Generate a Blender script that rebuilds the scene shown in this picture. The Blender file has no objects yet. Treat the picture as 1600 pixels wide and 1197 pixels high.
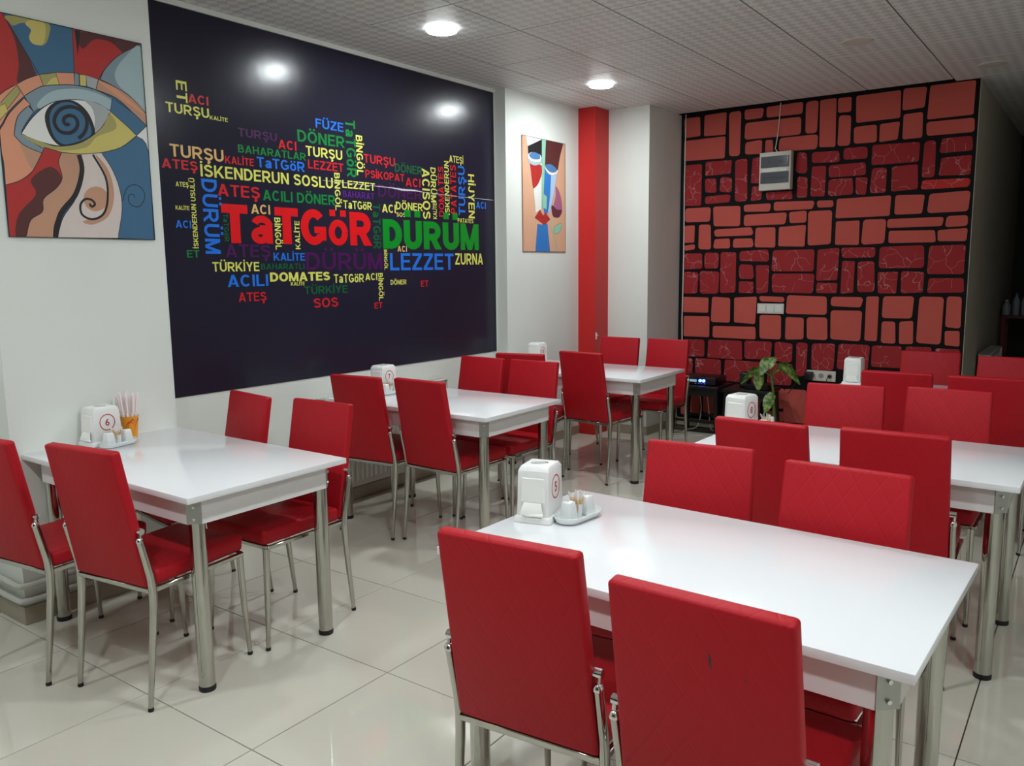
import bpy, bmesh, math, random
from mathutils import Vector, Matrix
random.seed(7)
scene = bpy.context.scene
col = scene.collection

# ---------------------------------------------------------------- camera
cam_data = bpy.data.cameras.new('camera')
cam_data.sensor_width = 36.0
cam_data.lens = 28.762
cam_data.clip_start = 0.05
cam = bpy.data.objects.new('camera', cam_data)
col.objects.link(cam)
yaw, pitch, roll = math.radians(35.9562), math.radians(8.019), math.radians(-0.6431)
fwd = Vector((-math.sin(yaw) * math.cos(pitch), math.cos(yaw) * math.cos(pitch), -math.sin(pitch)))
rgt = Vector((math.cos(yaw), math.sin(yaw), 0))
upv = rgt.cross(fwd)
R_ = math.cos(roll) * rgt + math.sin(roll) * upv
U_ = -math.sin(roll) * rgt + math.cos(roll) * upv
cam.matrix_world = Matrix(((R_.x, U_.x, -fwd.x, 3.8849), (R_.y, U_.y, -fwd.y, 0.0), (R_.z, U_.z, -fwd.z, 1.4868), (0, 0, 0, 1)))
scene.camera = cam

# ---------------------------------------------------------------- world, exposure
world = bpy.data.worlds.new('world')
scene.world = world
world.use_nodes = True
world.node_tree.nodes['Background'].inputs['Color'].default_value = (0.02, 0.022, 0.025, 1)
world.node_tree.nodes['Background'].inputs['Strength'].default_value = 0.3
scene.view_settings.view_transform = 'Standard'
scene.view_settings.look = 'None'
scene.view_settings.gamma = 1.0
scene.view_settings.use_curve_mapping = False
scene.view_settings.exposure = 1.98
LAMP_STRENGTH = 66.0
H = 2.829                 # ceiling height
# recessed ceiling lamps: x, y, lit
LAMPS = [(0.74, 0.1, 1), (0.74, 1.9, 0), (0.74, 3.7, 1), (0.74, 5.5, 1),
         (2.54, 0.1, 1), (2.54, 1.9, 1), (2.54, 3.7, 1), (2.54, 5.48, 0),
         (4.34, 0.1, 1), (4.34, 1.9, 1), (4.34, 3.7, 0), (3.14, 6.67, 0)]

# ---------------------------------------------------------------- materials
def lin(c):
    c /= 255.0
    return c / 12.92 if c <= 0.04045 else ((c + 0.055) / 1.055) ** 2.4

def rgb(r, g, b):
    return (lin(r), lin(g), lin(b), 1.0)

class NT:
    def __init__(self, name):
        self.m = bpy.data.materials.new(name)
        self.m.use_nodes = True
        self.nt = self.m.node_tree
        self.b = self.nt.nodes['Principled BSDF']
    def n(self, kind, **kw):
        nd = self.nt.nodes.new(kind)
        for k, v in kw.items():
            setattr(nd, k, v)
        return nd
    def l(self, a, b):
        self.nt.links.new(a, b)
    def math(self, op, a, b=None, c=None):
        nd = self.n('ShaderNodeMath', operation=op)
        for i, v in enumerate((a, b, c)):
            if v is None:
                continue
            if isinstance(v, (int, float)):
                nd.inputs[i].default_value = v
            else:
                self.l(v, nd.inputs[i])
        return nd.outputs[0]
    def noise(self, scale, detail=3, coord=None):
        nd = self.n('ShaderNodeTexNoise')
        nd.inputs['Scale'].default_value = scale
        nd.inputs['Detail'].default_value = detail
        if coord is not None:
            self.l(coord, nd.inputs['Vector'])
        return nd.outputs['Fac']
    def obj_coord(self):
        return self.n('ShaderNodeTexCoord').outputs['Object']
    def mix(self, fac, a, b):
        nd = self.n('ShaderNodeMix', data_type='RGBA')
        for key, v in ((0, fac), (6, a), (7, b)):
            if isinstance(v, (int, float)):
                nd.inputs[key].default_value = v
            elif isinstance(v, tuple):
                nd.inputs[key].default_value = v
            else:
                self.l(v, nd.inputs[key])
        return nd.outputs[2]
    def bump(self, height, strength, dist=0.01):
        nd = self.n('ShaderNodeBump')
        nd.inputs['Strength'].default_value = strength
        nd.inputs['Distance'].default_value = dist
        self.l(height, nd.inputs['Height'])
        self.l(nd.outputs[0], self.b.inputs['Normal'])

def plain(name, color, rough=0.5, metal=0.0, coat=0.0, var=0.06, scale=12.0, bump=0.0, spec=0.5, emit=None, estr=0.0):
    t = NT(name)
    dark = tuple(c * (1 - var) for c in color[:3]) + (1,)
    lite = tuple(min(1, c * (1 + var)) for c in color[:3]) + (1,)
    f = t.noise(scale, 4, t.obj_coord())
    t.l(t.mix(f, dark, lite), t.b.inputs['Base Color'])
    t.b.inputs['Roughness'].default_value = rough
    t.b.inputs['Metallic'].default_value = metal
    t.b.inputs['Specular IOR Level'].default_value = spec
    if coat:
        t.b.inputs['Coat Weight'].default_value = coat
        t.b.inputs['Coat Roughness'].default_value = 0.05
    if bump:
        t.bump(t.noise(scale * 8, 3, t.obj_coord()), bump, 0.002)
    if emit:
        t.b.inputs['Emission Color'].default_value = emit
        t.b.inputs['Emission Strength'].default_value = estr
    return t.m

M = {}
M['wall'] = plain('wall_paint', rgb(226, 229, 223), 0.7, var=0.03, scale=1.6, bump=0.06)
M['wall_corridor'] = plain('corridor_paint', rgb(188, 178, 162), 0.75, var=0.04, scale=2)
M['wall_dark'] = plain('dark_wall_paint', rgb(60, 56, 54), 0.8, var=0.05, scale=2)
M['red_paint'] = plain('red_column_paint', rgb(196, 28, 26), 0.45, var=0.03, scale=3)
M['black_paint'] = plain('black_wall_paint', rgb(15, 14, 17), 0.65, var=0.15, scale=8, spec=0.15)
M['plaster'] = plain('rough_plaster', rgb(208, 206, 198), 0.75, var=0.08, scale=15, bump=0.3)
M['skirting'] = plain('skirting_tile', rgb(168, 158, 138), 0.3, var=0.08, scale=6)
M['grout'] = plain('dark_grout', rgb(74, 66, 54), 0.8, var=0.1, scale=30)
M['ceiling_void'] = plain('ceiling_void', rgb(34, 32, 30), 0.95, spec=0.1)
M['chrome'] = plain('chromed_steel', rgb(186, 185, 178), 0.11, metal=1.0, var=0.04, scale=20)
M['chrome_bright'] = plain('bright_chrome', rgb(225, 225, 225), 0.08, metal=1.0, var=0.02)
M['zinc'] = plain('zinc_bracket', rgb(176, 176, 172), 0.35, metal=0.9, var=0.1, scale=40)
M['rubber'] = plain('black_rubber', rgb(20, 20, 22), 0.6)
M['laminate'] = plain('white_laminate', rgb(234, 234, 237), 0.15, var=0.012, scale=2, coat=0.12)
M['board'] = plain('white_board', rgb(226, 222, 222), 0.3, var=0.02, scale=4)
M['edge'] = plain('cream_edge_band', rgb(226, 221, 208), 0.35, var=0.03)
M['plastic'] = plain('white_plastic', rgb(232, 232, 230), 0.28, var=0.015)
M['paper'] = plain('napkin_paper', rgb(240, 240, 234), 0.9, var=0.02, scale=40, bump=0.1)
M['porcelain'] = plain('white_porcelain', rgb(228, 232, 232), 0.12, var=0.015, coat=0.3)
M['toothpick'] = plain('toothpick_wood', rgb(222, 194, 150), 0.7, var=0.1, scale=60)
M['wrap'] = plain('clear_wrap', rgb(232, 228, 224), 0.35, var=0.05)
M['ring_red'] = plain('printed_red', rgb(188, 28, 44), 0.4, var=0.03)
M['print_black'] = plain('printed_black', rgb(40, 40, 44), 0.4)
M['orange_cup'] = plain('orange_cup', rgb(240, 158, 24), 0.45, var=0.06, scale=20)
M['cup_red'] = plain('cup_red_print', rgb(206, 74, 26), 0.45)
M['straw'] = plain('straw_wrapper', rgb(242, 232, 230), 0.6, var=0.05, scale=60)
M['straw_pink'] = plain('straw_pink', rgb(226, 162, 168), 0.6, var=0.05)
M['radiator'] = plain('radiator_enamel', rgb(220, 219, 210), 0.35, var=0.02)
M['grille'] = plain('radiator_grille', rgb(150, 148, 140), 0.5)
M['black_plastic'] = plain('black_plastic', rgb(18, 18, 20), 0.35, var=0.1)
M['black_wood'] = plain('black_wood', rgb(22, 20, 20), 0.4, var=0.2, scale=9)
M['cable_white'] = plain('white_cable', rgb(214, 208, 198), 0.5)
M['cable_black'] = plain('black_cable', rgb(18, 18, 18), 0.5)
M['led_blue'] = plain('blue_led', rgb(30, 60, 255), 0.4, emit=(0.03, 0.06, 1, 1), estr=6.0)
M['lcd'] = plain('lcd_glow', rgb(60, 90, 110), 0.4, emit=(0.4, 0.7, 0.95, 1), estr=0.12)
M['smoke'] = plain('smoked_window', rgb(96, 98, 106), 0.08, var=0.1, coat=0.6)
M['breaker'] = plain('breaker_grey', rgb(170, 172, 170), 0.4)
M['panel_white'] = plain('panel_white', rgb(214, 212, 200), 0.35)
M['pot'] = plain('dark_pot', rgb(44, 32, 28), 0.5, var=0.15)
M['soil'] = plain('potting_soil', rgb(48, 36, 26), 0.95, var=0.4, scale=60, bump=0.6)
M['stem'] = plain('plant_stem', rgb(92, 112, 50), 0.45, var=0.2, scale=18)
M['bottle'] = plain('clear_bottle', rgb(150, 160, 170), 0.15, var=0.05, coat=0.5)
M['bottle_pink'] = plain('pink_bottle', rgb(180, 40, 90), 0.25)
M['cap_blue'] = plain('blue_cap', rgb(40, 90, 190), 0.35)
M['shelf_red'] = plain('dark_red_shelf', rgb(110, 24, 26), 0.45, var=0.1)
M['off_lamp'] = plain('unlit_diffuser', rgb(206, 202, 194), 0.3, var=0.01)
M['added_glass'] = plain('added_dark_glazing', rgb(30, 32, 38), 0.05, var=0.05)
M['glow_rim'] = plain('glowing_lamp_rim', rgb(235, 235, 230), 0.4, var=0.01, emit=(0.91, 0.985, 1.0, 1), estr=2.5)
M['tear'] = plain('torn_vinyl_backing', rgb(205, 205, 205), 0.6)

def leaf_material():
    t = NT('variegated_leaf')
    f = t.noise(28, 5, t.obj_coord())
    r = t.n('ShaderNodeValToRGB')
    r.color_ramp.elements[0].position = 0.42
    r.color_ramp.elements[0].color = rgb(38, 84, 28)
    r.color_ramp.elements[1].position = 0.66
    r.color_ramp.elements[1].color = rgb(150, 170, 80)
    t.l(f, r.inputs[0])
    t.l(r.outputs[0], t.b.inputs['Base Color'])
    t.b.inputs['Roughness'].default_value = 0.35
    return t.m
M['leaf'] = leaf_material()

def leather():
    t = NT('red_leatherette')
    co = t.obj_coord()
    f = t.noise(5, 4, co)
    t.l(t.mix(f, rgb(168, 20, 32), rgb(180, 25, 37)), t.b.inputs['Base Color'])
    t.b.inputs['Roughness'].default_value = 0.5
    t.b.inputs['Specular IOR Level'].default_value = 0.22
    sep = t.n('ShaderNodeSeparateXYZ')
    t.l(co, sep.inputs[0])
    def seam(k):
        s = t.math('MULTIPLY', sep.outputs[0], k)
        s = t.math('ADD', s, sep.outputs[2])
        s = t.math('ADD', s, t.math('MULTIPLY', sep.outputs[1], 0.6))
        s = t.math('FRACT', t.math('DIVIDE', s, 0.085))
        s = t.math('ABSOLUTE', t.math('SUBTRACT', s, 0.5))
        return t.math('SMOOTH_MIN', t.math('MULTIPLY', s, 14.0), 1.0, 0.3)
    groove = t.math('MULTIPLY', seam(1.35), seam(-1.35))
    grain = t.math('MULTIPLY', t.noise(420, 2, co), 0.12)
    t.bump(t.math('ADD', groove, grain), 0.17, 0.003)
    return t.m
M['leather'] = leather()

def floor_tile_mat():
    t = NT('cream_polished_tile')
    info = t.n('ShaderNodeObjectInfo')
    f = t.noise(2.2, 5, t.obj_coord())
    a = t.mix(f, rgb(208, 204, 190), rgb(215, 212, 199))
    t.l(t.mix(t.math('MULTIPLY', info.outputs['Random'], 0.35), a, rgb(202, 198, 184)), t.b.inputs['Base Color'])
    t.b.inputs['Roughness'].default_value = 0.025
    t.b.inputs['Specular IOR Level'].default_value = 0.85
    return t.m
M['floor_tile'] = floor_tile_mat()

def ceiling_tile_mat():
    t = NT('patterned_ceiling_tile')
    co = t.obj_coord()
    mp = t.n('ShaderNodeMapping')
    mp.inputs['Rotation'].default_value = (0, 0, math.radians(45))
    mp.inputs['Location'].default_value = (0.013, 0.017, 0.5)
    t.l(co, mp.inputs['Vector'])
    ch = t.n('ShaderNodeTexChecker')
    ch.inputs['Scale'].default_value = 20.0
    t.l(mp.outputs[0], ch.inputs['Vector'])
    t.l(t.mix(ch.outputs['Fac'], rgb(198, 198, 197), rgb(222, 222, 221)), t.b.inputs['Base Color'])
    ro = t.math('ADD', t.math('MULTIPLY', ch.outputs['Fac'], 0.14), 0.46)
    t.l(ro, t.b.inputs['Roughness'])
    return t.m
M['ceiling_tile'] = ceiling_tile_mat()

def brick_mat(name, a, b, veins):
    t = NT(name)
    co = t.n('ShaderNodeNewGeometry').outputs['Position']
    f = t.noise(4, 4, co)
    base = t.mix(f, a, b)
    if veins:
        nv = t.n('ShaderNodeTexNoise')
        nv.inputs['Scale'].default_value = 5
        t.l(co, nv.inputs['Vector'])
        add = t.n('ShaderNodeMixRGB', blend_type='ADD')
        add.inputs[0].default_value = 0.25
        t.l(co, add.inputs[1])
        t.l(nv.outputs['Color'], add.inputs[2])
        vo = t.n('ShaderNodeTexVoronoi', feature='DISTANCE_TO_EDGE')
        vo.inputs['Scale'].default_value = 7.5
        t.l(add.outputs[0], vo.inputs['Vector'])
        line = t.math('LESS_THAN', vo.outputs['Distance'], 0.013)
        gate = t.math('GREATER_THAN', t.noise(4.5, 2, co), 0.43)
        fac = t.math('MULTIPLY', t.math('MULTIPLY', line, gate), 0.3)
        base = t.mix(fac, base, rgb(222, 186, 186))
    t.l(base, t.b.inputs['Base Color'])
    t.b.inputs['Roughness'].default_value = 0.65
    t.b.inputs['Specular IOR Level'].default_value = 0.12
    t.bump(t.noise(60, 3, co), 0.08, 0.002)
    return t.m
BRICK_MATS = [brick_mat('salmon_brick_paint', rgb(192, 86, 76), rgb(202, 94, 84), 0),
              brick_mat('crimson_brick_paint', rgb(150, 42, 46), rgb(164, 50, 53), 1),
              brick_mat('scarlet_brick_paint', rgb(188, 44, 44), rgb(200, 60, 56), 1)]

def vinyl():
    t = NT('glossy_dark_vinyl')
    f = t.noise(0.9, 3, t.obj_coord())
    t.l(t.mix(f, rgb(33, 31, 45), rgb(42, 40, 58)), t.b.inputs['Base Color'])
    t.b.inputs['Roughness'].default_value = 0.22
    t.b.inputs['Specular IOR Level'].default_value = 0.3
    t.bump(t.noise(9, 4, t.obj_coord()), 0.05, 0.012)
    return t.m
M['vinyl'] = vinyl()

INK = {'y': rgb(222, 222, 104), 'Y': rgb(222, 222, 104), 'r': rgb(206, 34, 40), 'R': rgb(222, 24, 30), 'g': rgb(18, 130, 58),
       'G': rgb(8, 142, 40), 'd': rgb(20, 96, 52), 'b': rgb(36, 118, 226), 'p': rgb(74, 22, 82), 'v': rgb(92, 30, 128), 't': rgb(226, 184, 116)}
for k, v in list(INK.items()):
    INK[k] = plain('vinyl_ink_' + {'y': 'yellow', 'Y': 'lemon', 'r': 'red', 'R': 'bright_red', 'g': 'green', 'G': 'bright_green', 'd': 'deep_green', 'b': 'blue', 'p': 'purple', 'v': 'violet', 't': 'sand'}[k], v, 0.3, var=0.02)
ART = {'red': (178, 38, 34), 'maroon': (84, 34, 34), 'blue': (58, 104, 138), 'yellow': (206, 190, 106), 'olive': (166, 158, 96), 'pale_blue': (164, 186, 192),
       'grey_blue': (126, 146, 158), 'salmon': (222, 150, 118), 'tan': (192, 144, 116), 'white': (228, 226, 222), 'pink_white': (214, 200, 194), 'black': (22, 20, 24),
       'grey': (168, 172, 174), 'peach': (218, 168, 136), 'mint': (140, 196, 170), 'bright_blue': (38, 118, 196), 'mauve': (164, 94, 130), 'plum': (96, 30, 56),
       'iris_blue': (70, 120, 170), 'sky_pale': (170, 196, 226)}
ART = {k: plain('paint_' + k, rgb(*v), 0.5, var=0.05, scale=9) for k, v in ART.items()}

# ---------------------------------------------------------------- mesh helpers
class MB:
    """collects shapes in one bmesh"""
    def __init__(self):
        self.bm = bmesh.new()
    def box(self, x0, x1, y0, y1, z0, z1, bev=0.0, seg=1):
        b = bmesh.new()
        vs = [b.verts.new(p) for p in ((x0, y0, z0), (x1, y0, z0), (x1, y1, z0), (x0, y1, z0), (x0, y0, z1), (x1, y0, z1), (x1, y1, z1), (x0, y1, z1))]
        for f in ((3, 2, 1, 0), (4, 5, 6, 7), (0, 1, 5, 4), (1, 2, 6, 5), (2, 3, 7, 6), (3, 0, 4, 7)):
            b.faces.new([vs[i] for i in f])
        return self._in(b, bev, seg)
    def hexa(self, low, high, bev=0.0, seg=1):
        b = bmesh.new()
        vs = [b.verts.new(p) for p in list(low) + list(high)]
        for f in ((3, 2, 1, 0), (4, 5, 6, 7), (0, 1, 5, 4), (1, 2, 6, 5), (2, 3, 7, 6), (3, 0, 4, 7)):
            b.faces.new([vs[i] for i in f])
        return self._in(b, bev, seg)
    def _in(self, b, bev, seg):
        if bev:
            bmesh.ops.bevel(b, geom=list(b.edges), offset=bev, segments=seg, profile=0.5, affect='EDGES', clamp_overlap=True)
        me = bpy.data.meshes.new('tmp')
        b.to_mesh(me)
        b.free()
        self.bm.from_mesh(me)
        bpy.data.meshes.remove(me)
        return self
    def tube(self, pts, rad, seg=10, flat=1.0):
        pts = [Vector(p) for p in pts]
        if isinstance(rad, (int, float)):
            rad = [rad] * len(pts)
        rings = []
        ref = None
        for i, p in enumerate(pts):
            d = (pts[min(i + 1, len(pts) - 1)] - pts[max(i - 1, 0)]).normalized()
            if ref is None:
                ref = Vector((1, 0, 0)) if abs(d.x) < 0.8 else Vector((0, 1, 0))
            a = (ref - d * ref.dot(d)).normalized()
            ref = a
            c = d.cross(a)
            rings.append([self.bm.verts.new(p + rad[i] * (math.cos(2 * math.pi * k / seg) * a * flat + math.sin(2 * math.pi * k / seg) * c)) for k in range(seg)])
        for r0, r1 in zip(rings, rings[1:]):
            for k in range(seg):
                self.bm.faces.new((r0[k], r0[(k + 1) % seg], r1[(k + 1) % seg], r1[k]))
        self.bm.faces.new(rings[0][::-1])
        self.bm.faces.new(rings[-1])
        return self
    def lathe(self, prof, seg=24, at=(0, 0, 0), sx=1.0, sy=1.0):
        rings = []
        for r, z in prof:
            rings.append([self.bm.verts.new((at[0] + sx * r * math.cos(2 * math.pi * k / seg), at[1] + sy * r * math.sin(2 * math.pi * k / seg), at[2] + z)) for k in range(seg)])
        for r0, r1 in zip(rings, rings[1:]):
            for k in range(seg):
                self.bm.faces.new((r0[k], r0[(k + 1) % seg], r1[(k + 1) % seg], r1[k]))
        self.bm.faces.new(rings[0][::-1])
        self.bm.faces.new(rings[-1])
        return self
    def grid(self, fn, nu, nv):
        vs = [[self.bm.verts.new(fn(i / nu, j / nv)) for j in range(nv + 1)] for i in range(nu + 1)]
        for i in range(nu):
            for j in range(nv):
                self.bm.faces.new((vs[i][j], vs[i + 1][j], vs[i + 1][j + 1], vs[i][j + 1]))
        return self
    def poly(self, pts):
        self.bm.faces.new([self.bm.verts.new(p) for p in pts])
        return self
    def mesh(self, name, smooth=False):
        me = bpy.data.meshes.new(name)
        bmesh.ops.recalc_face_normals(self.bm, faces=list(self.bm.faces))
        self.bm.to_mesh(me)
        self.bm.free()
        if smooth:
            me.polygons.foreach_set('use_smooth', [True] * len(me.polygons))
            me.set_sharp_from_angle(angle=math.radians(38))
        return me
    def build(self, name, mat, parent=None, loc=(0, 0, 0), rz=0.0, smooth=True):
        return link(name, self.mesh(name, smooth), mat, parent, loc, rz)

def link(name, me, mat, parent=None, loc=(0, 0, 0), rz=0.0):
    o = bpy.data.objects.new(name, me)
    if mat is not None and not me.materials:
        me.materials.append(mat)
    col.objects.link(o)
    o.location = loc
    o.rotation_euler = (0, 0, rz)
    if parent:
        o.parent = parent
    return o

def empty(name, loc=(0, 0, 0), rz=0.0):
    o = bpy.data.objects.new(name, None)
    o.empty_display_size = 0.1
    col.objects.link(o)
    o.location = loc
    o.rotation_euler = (0, 0, rz)
    return o

def tag(o, label=None, cat=None, group=None, kind=None):
    if label:
        o['label'] = label
    if cat:
        o['category'] = cat
    if group:
        o['group'] = group
    if kind:
        o['kind'] = kind
    return o

def copy_tree(o, parent=None):
    c = o.copy()
    col.objects.link(c)
    c.parent = parent
    for ch in list(o.children):
        copy_tree(ch, c)
    return c

def dup(o, loc, rz, label):
    c = copy_tree(o)
    c.location = loc
    c.rotation_euler = (0, 0, rz)
    c['label'] = label
    return c

_glyphs = {}
def text_mesh(txt, bold):
    """outline of a word in the built-in font: (verts, faces, width, cap height)"""
    def raw(s):
        cu = bpy.data.curves.new('lettering', 'FONT')
        cu.body = s
        cu.size = 1.0
        cu.offset = bold
        cu.resolution_u = 3
        cu.extrude = 0.0
        ob = bpy.data.objects.new('lettering', cu)
        col.objects.link(ob)
        dg = bpy.context.evaluated_depsgraph_get()
        me = bpy.data.meshes.new_from_object(ob.evaluated_get(dg))
        vs = [v.co.copy() for v in me.vertices]
        fs = [tuple(p.vertices) for p in me.polygons]
        bpy.data.objects.remove(ob)
        bpy.data.curves.remove(cu)
        bpy.data.meshes.remove(me)
        return vs, fs
    if 'cap' not in _glyphs:
        _glyphs['cap'] = {}
    if bold not in _glyphs['cap']:
        vs, _ = raw('H')
        _glyphs['cap'][bold] = (min(v.y for v in vs), max(v.y for v in vs))
    key = (txt, bold)
    if key not in _glyphs:
        vs, fs = raw(txt)
        x0, x1 = min(v.x for v in vs), max(v.x for v in vs)
        b0, b1 = _glyphs['cap'][bold]
        _glyphs[key] = (x1 - x0, [((v.x - x0) / (x1 - x0), (v.y - b0) / (b1 - b0)) for v in vs], fs)
    return _glyphs[key][1:]

def text_width(txt, bold):
    text_mesh(txt, bold)
    return _glyphs[(txt, bold)][0]

# ---------------------------------------------------------------- bold block lettering for the mural
def block_glyph(ch, w):
    """one letter of cap height 1 as (width, polygons), drawn with strokes of width w"""
    if w > .2:
        w *= {'a': .74, '\u00f6': .78, 'M': .84, 'A': .9, 'G': .92, 'R': .95, 'B': .85}.get(ch, 1)
    h = w / 2
    P = []
    def rect(x0, y0, x1, y1):
        P.append([(x0, y0), (x1, y0), (x1, y1), (x0, y1)])
    def path(pts):
        n = len(pts)
        for i in range(n - 1):
            def nrm(k):
                a, b = Vector(pts[max(k - 1, 0)]), Vector(pts[min(k + 1, n - 1)])
                if k == n - 1 and pts[0] == pts[-1]:
                    a, b = Vector(pts[-2]), Vector(pts[1])
                if k == 0 and pts[0] == pts[-1]:
                    a, b = Vector(pts[-2]), Vector(pts[1])
                d = (b - a).normalized()
                return Vector((-d.y, d.x)) * h
            a, b, na, nb = Vector(pts[i]), Vector(pts[i + 1]), nrm(i), nrm(i + 1)
            P.append([tuple(a - na), tuple(b - nb), tuple(b + nb), tuple(a + na)])
    def arc(cx, cy, rx, ry, a0, a1, n=14):
        return [(cx + rx * math.cos(math.radians(a0 + (a1 - a0) * i / n)), cy + ry * math.sin(math.radians(a0 + (a1 - a0) * i / n))) for i in range(n + 1)]
    def dots(W, y):
        d = w * .95
        rect(W * .5 - .08 - d, y, W * .5 - .08, y + d)
        rect(W * .5 + .08, y, W * .5 + .08 + d, y + d)
    base = {'\u0130': 'I', '\u015e': 'S', '\u00d6': 'O', '\u00dc': 'U', '\u00f6': 'o'}.get(ch, ch)
    W = {'A': .80, 'B': .70, 'C': .76, 'D': .74, 'E': .64, 'F': .60, 'G': .80, 'H': .74, 'I': w, 'J': .56, 'K': .78, 'L': .60, 'M': .88, 'N': .74, 'O': .82, 'P': .68, 'R': .76,
         'S': .70, 'T': .68, 'U': .74, 'Y': .78, 'Z': .68, 'a': .60, 'o': .64}[base]
    if base in 'BDEFHIKLMNPR':
        rect(0, 0, w, 1)
    if base in 'EF':
        rect(w, 1 - w * .9, W, 1)
        rect(w, .5 - h * .85 + .03, W * .93, .5 + h * .85 + .03)
    if base in 'EL':
        rect(w, 0, W, w * .9)
    if base == 'H':
        rect(W - w, 0, W, 1)
        rect(w, .5 - h * .9, W - w, .5 + h * .9)
    if base == 'T':
        rect(0, 1 - w * .9, W, 1)
        rect(W / 2 - h, 0, W / 2 + h, 1 - w * .9)
    if base == 'A':
        k = w * 1.12
        P.append([(0, 0), (k, 0), (W / 2 + k / 2, 1), (W / 2 - k / 2, 1)])
        P.append([(W - k, 0), (W, 0), (W / 2 + k / 2, 1), (W / 2 - k / 2, 1)])
        rect(W * .22, .2, W * .78, .2 + w * .85)
    if base == 'M':
        rect(W - w, 0, W, 1)
        k = w * 1.15
        P.append([(0, 1), (k, 1), (W / 2 + k * .42, 0), (W / 2 - k * .42, 0)])
        P.append([(W - k, 1), (W, 1), (W / 2 + k * .42, 0), (W / 2 - k * .42, 0)])
    if base == 'N':
        rect(W - w, 0, W, 1)
        k = w * 1.1
        P.append([(0, 1), (k, 1), (W, 0), (W - k, 0)])
    if base == 'K':
        P.append([(w, .26), (w, .26 + w * 1.3), (W - w * 1.3, 1), (W - .02, 1)])
        P.append([(w * 1.3, .52), (w * 1.3 + w * .75, .52 + w * .7), (W + .03, 0), (W + .03 - w * 1.25, 0)])
    if base == 'Y':
        rect(W / 2 - h, 0, W / 2 + h, .44)
        k = w * 1.15
        P.append([(0, 1), (k, 1), (W / 2 + h, .40), (W / 2 - h, .40)])
        P.append([(W - k, 1), (W, 1), (W / 2 + h, .40), (W / 2 - h, .40)])
    if base == 'Z':
        rect(0, 0, W, w * .9)
        rect(0.02, 1 - w * .9, W, 1)
        P.append([(0, w * .85), (w * 1.25, w * .85), (W, 1 - w * .85), (W - w * 1.25, 1 - w * .85)])
    if base in 'PR':
        r = (1 - h - .44) / 2
        path([(w, 1 - h)] + arc(W - r - h - .02, 1 - h - r, r, r, 90, -90) + [(w, .44)])
    if base == 'R':
        P.append([(.26, .44), (.26 + w * 1.05, .44), (W + .02, 0), (W + .02 - w * 1.22, 0)])
    if base == 'B':
        r = (1 - h - .53) / 2
        path([(w, 1 - h)] + arc(W - r - h - .08, .53 + r, r, r, 90, -90) + [(w, .53)])
        r = (.53 - h) / 2
        path([(w, .53)] + arc(W - r - h, h + r, r, r, 90, -90) + [(w, h)])
    if base == 'D':
        path([(w, 1 - h)] + arc(W * .42, .5, W * .58 - h, .5 - h, 90, -90, 18) + [(w, h)])
    if base == 'O':
        path(arc(W / 2, .5, W / 2 - h, .51 - h, 0, 360, 28))
    if base == 'o':
        path(arc(W / 2, .37, W / 2 - h, .38 - h, 0, 360, 28))
    if base == 'C':
        path(arc(W / 2, .5, W / 2 - h, .51 - h, 42, 318, 24))
    if base == 'G':
        path(arc(W / 2, .5, W / 2 - h, .51 - h, 42, 322, 24))
        rect(W - w * .95, .12, W - .01, .52)
        rect(W * .52, .52 - w * .8, W - .01, .52)
    if base == 'S':
        rx, r = W / 2 - h, (1 - w) / 4 + .005
        path(arc(W / 2, 1 - h - r, rx, r, 20, 200, 14)[:-2] + [(W * .3, .57), (W * .55, .50)][:1] + arc(W / 2, h + r, rx, r, 78, -160, 18))
    if base == 'U':
        path([(h, 1), (h, .36)] + arc(W / 2, .36, W / 2 - h, .36 - h + .01, 180, 360, 16)[1:] + [(W - h, 1)])
    if base == 'J':
        path([(W - h, 1), (W - h, .3)] + arc(W / 2, .3, W / 2 - h, .3 - h, 0, -180, 12)[1:])
    if base == 'a':
        rect(W - w, 0, W - .01, .5)
        path(arc(W / 2, .48, W / 2 - h, .27 - h + .0, 160, 0, 12))
        path(arc(W * .42, .215, W * .42 - h, .225 - h, 0, 360, 20))
        rect(W * .4, .36, W - h, .36 + w * .7)
    if ch == '\u0130':
        rect(0, 1 + w * .45, w, 1 + w * 1.4)
    if ch in '\u00d6\u00dc':
        dots(W, 1 + w * .45)
    if ch == '\u00f6':
        dots(W, .76 + w * .4)
    if ch == '\u015e':
        path([(W * .5, 0), (W * .5, -.08), (W * .62, -.14), (W * .52, -.22), (W * .36, -.21)])
    return W, P

def block_text(txt, w):
    """(polygons, width) of a word"""
    x, out = 0.0, []
    for ch in txt:
        if ch == ' ':
            x += .36
            continue
        W, P = block_glyph(ch, w)
        out += [[(x + a, b) for a, b in p] for p in P]
        x += W + (.11 if w < .22 else .07)
    return out, x - (.11 if w < .22 else .07)
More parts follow.
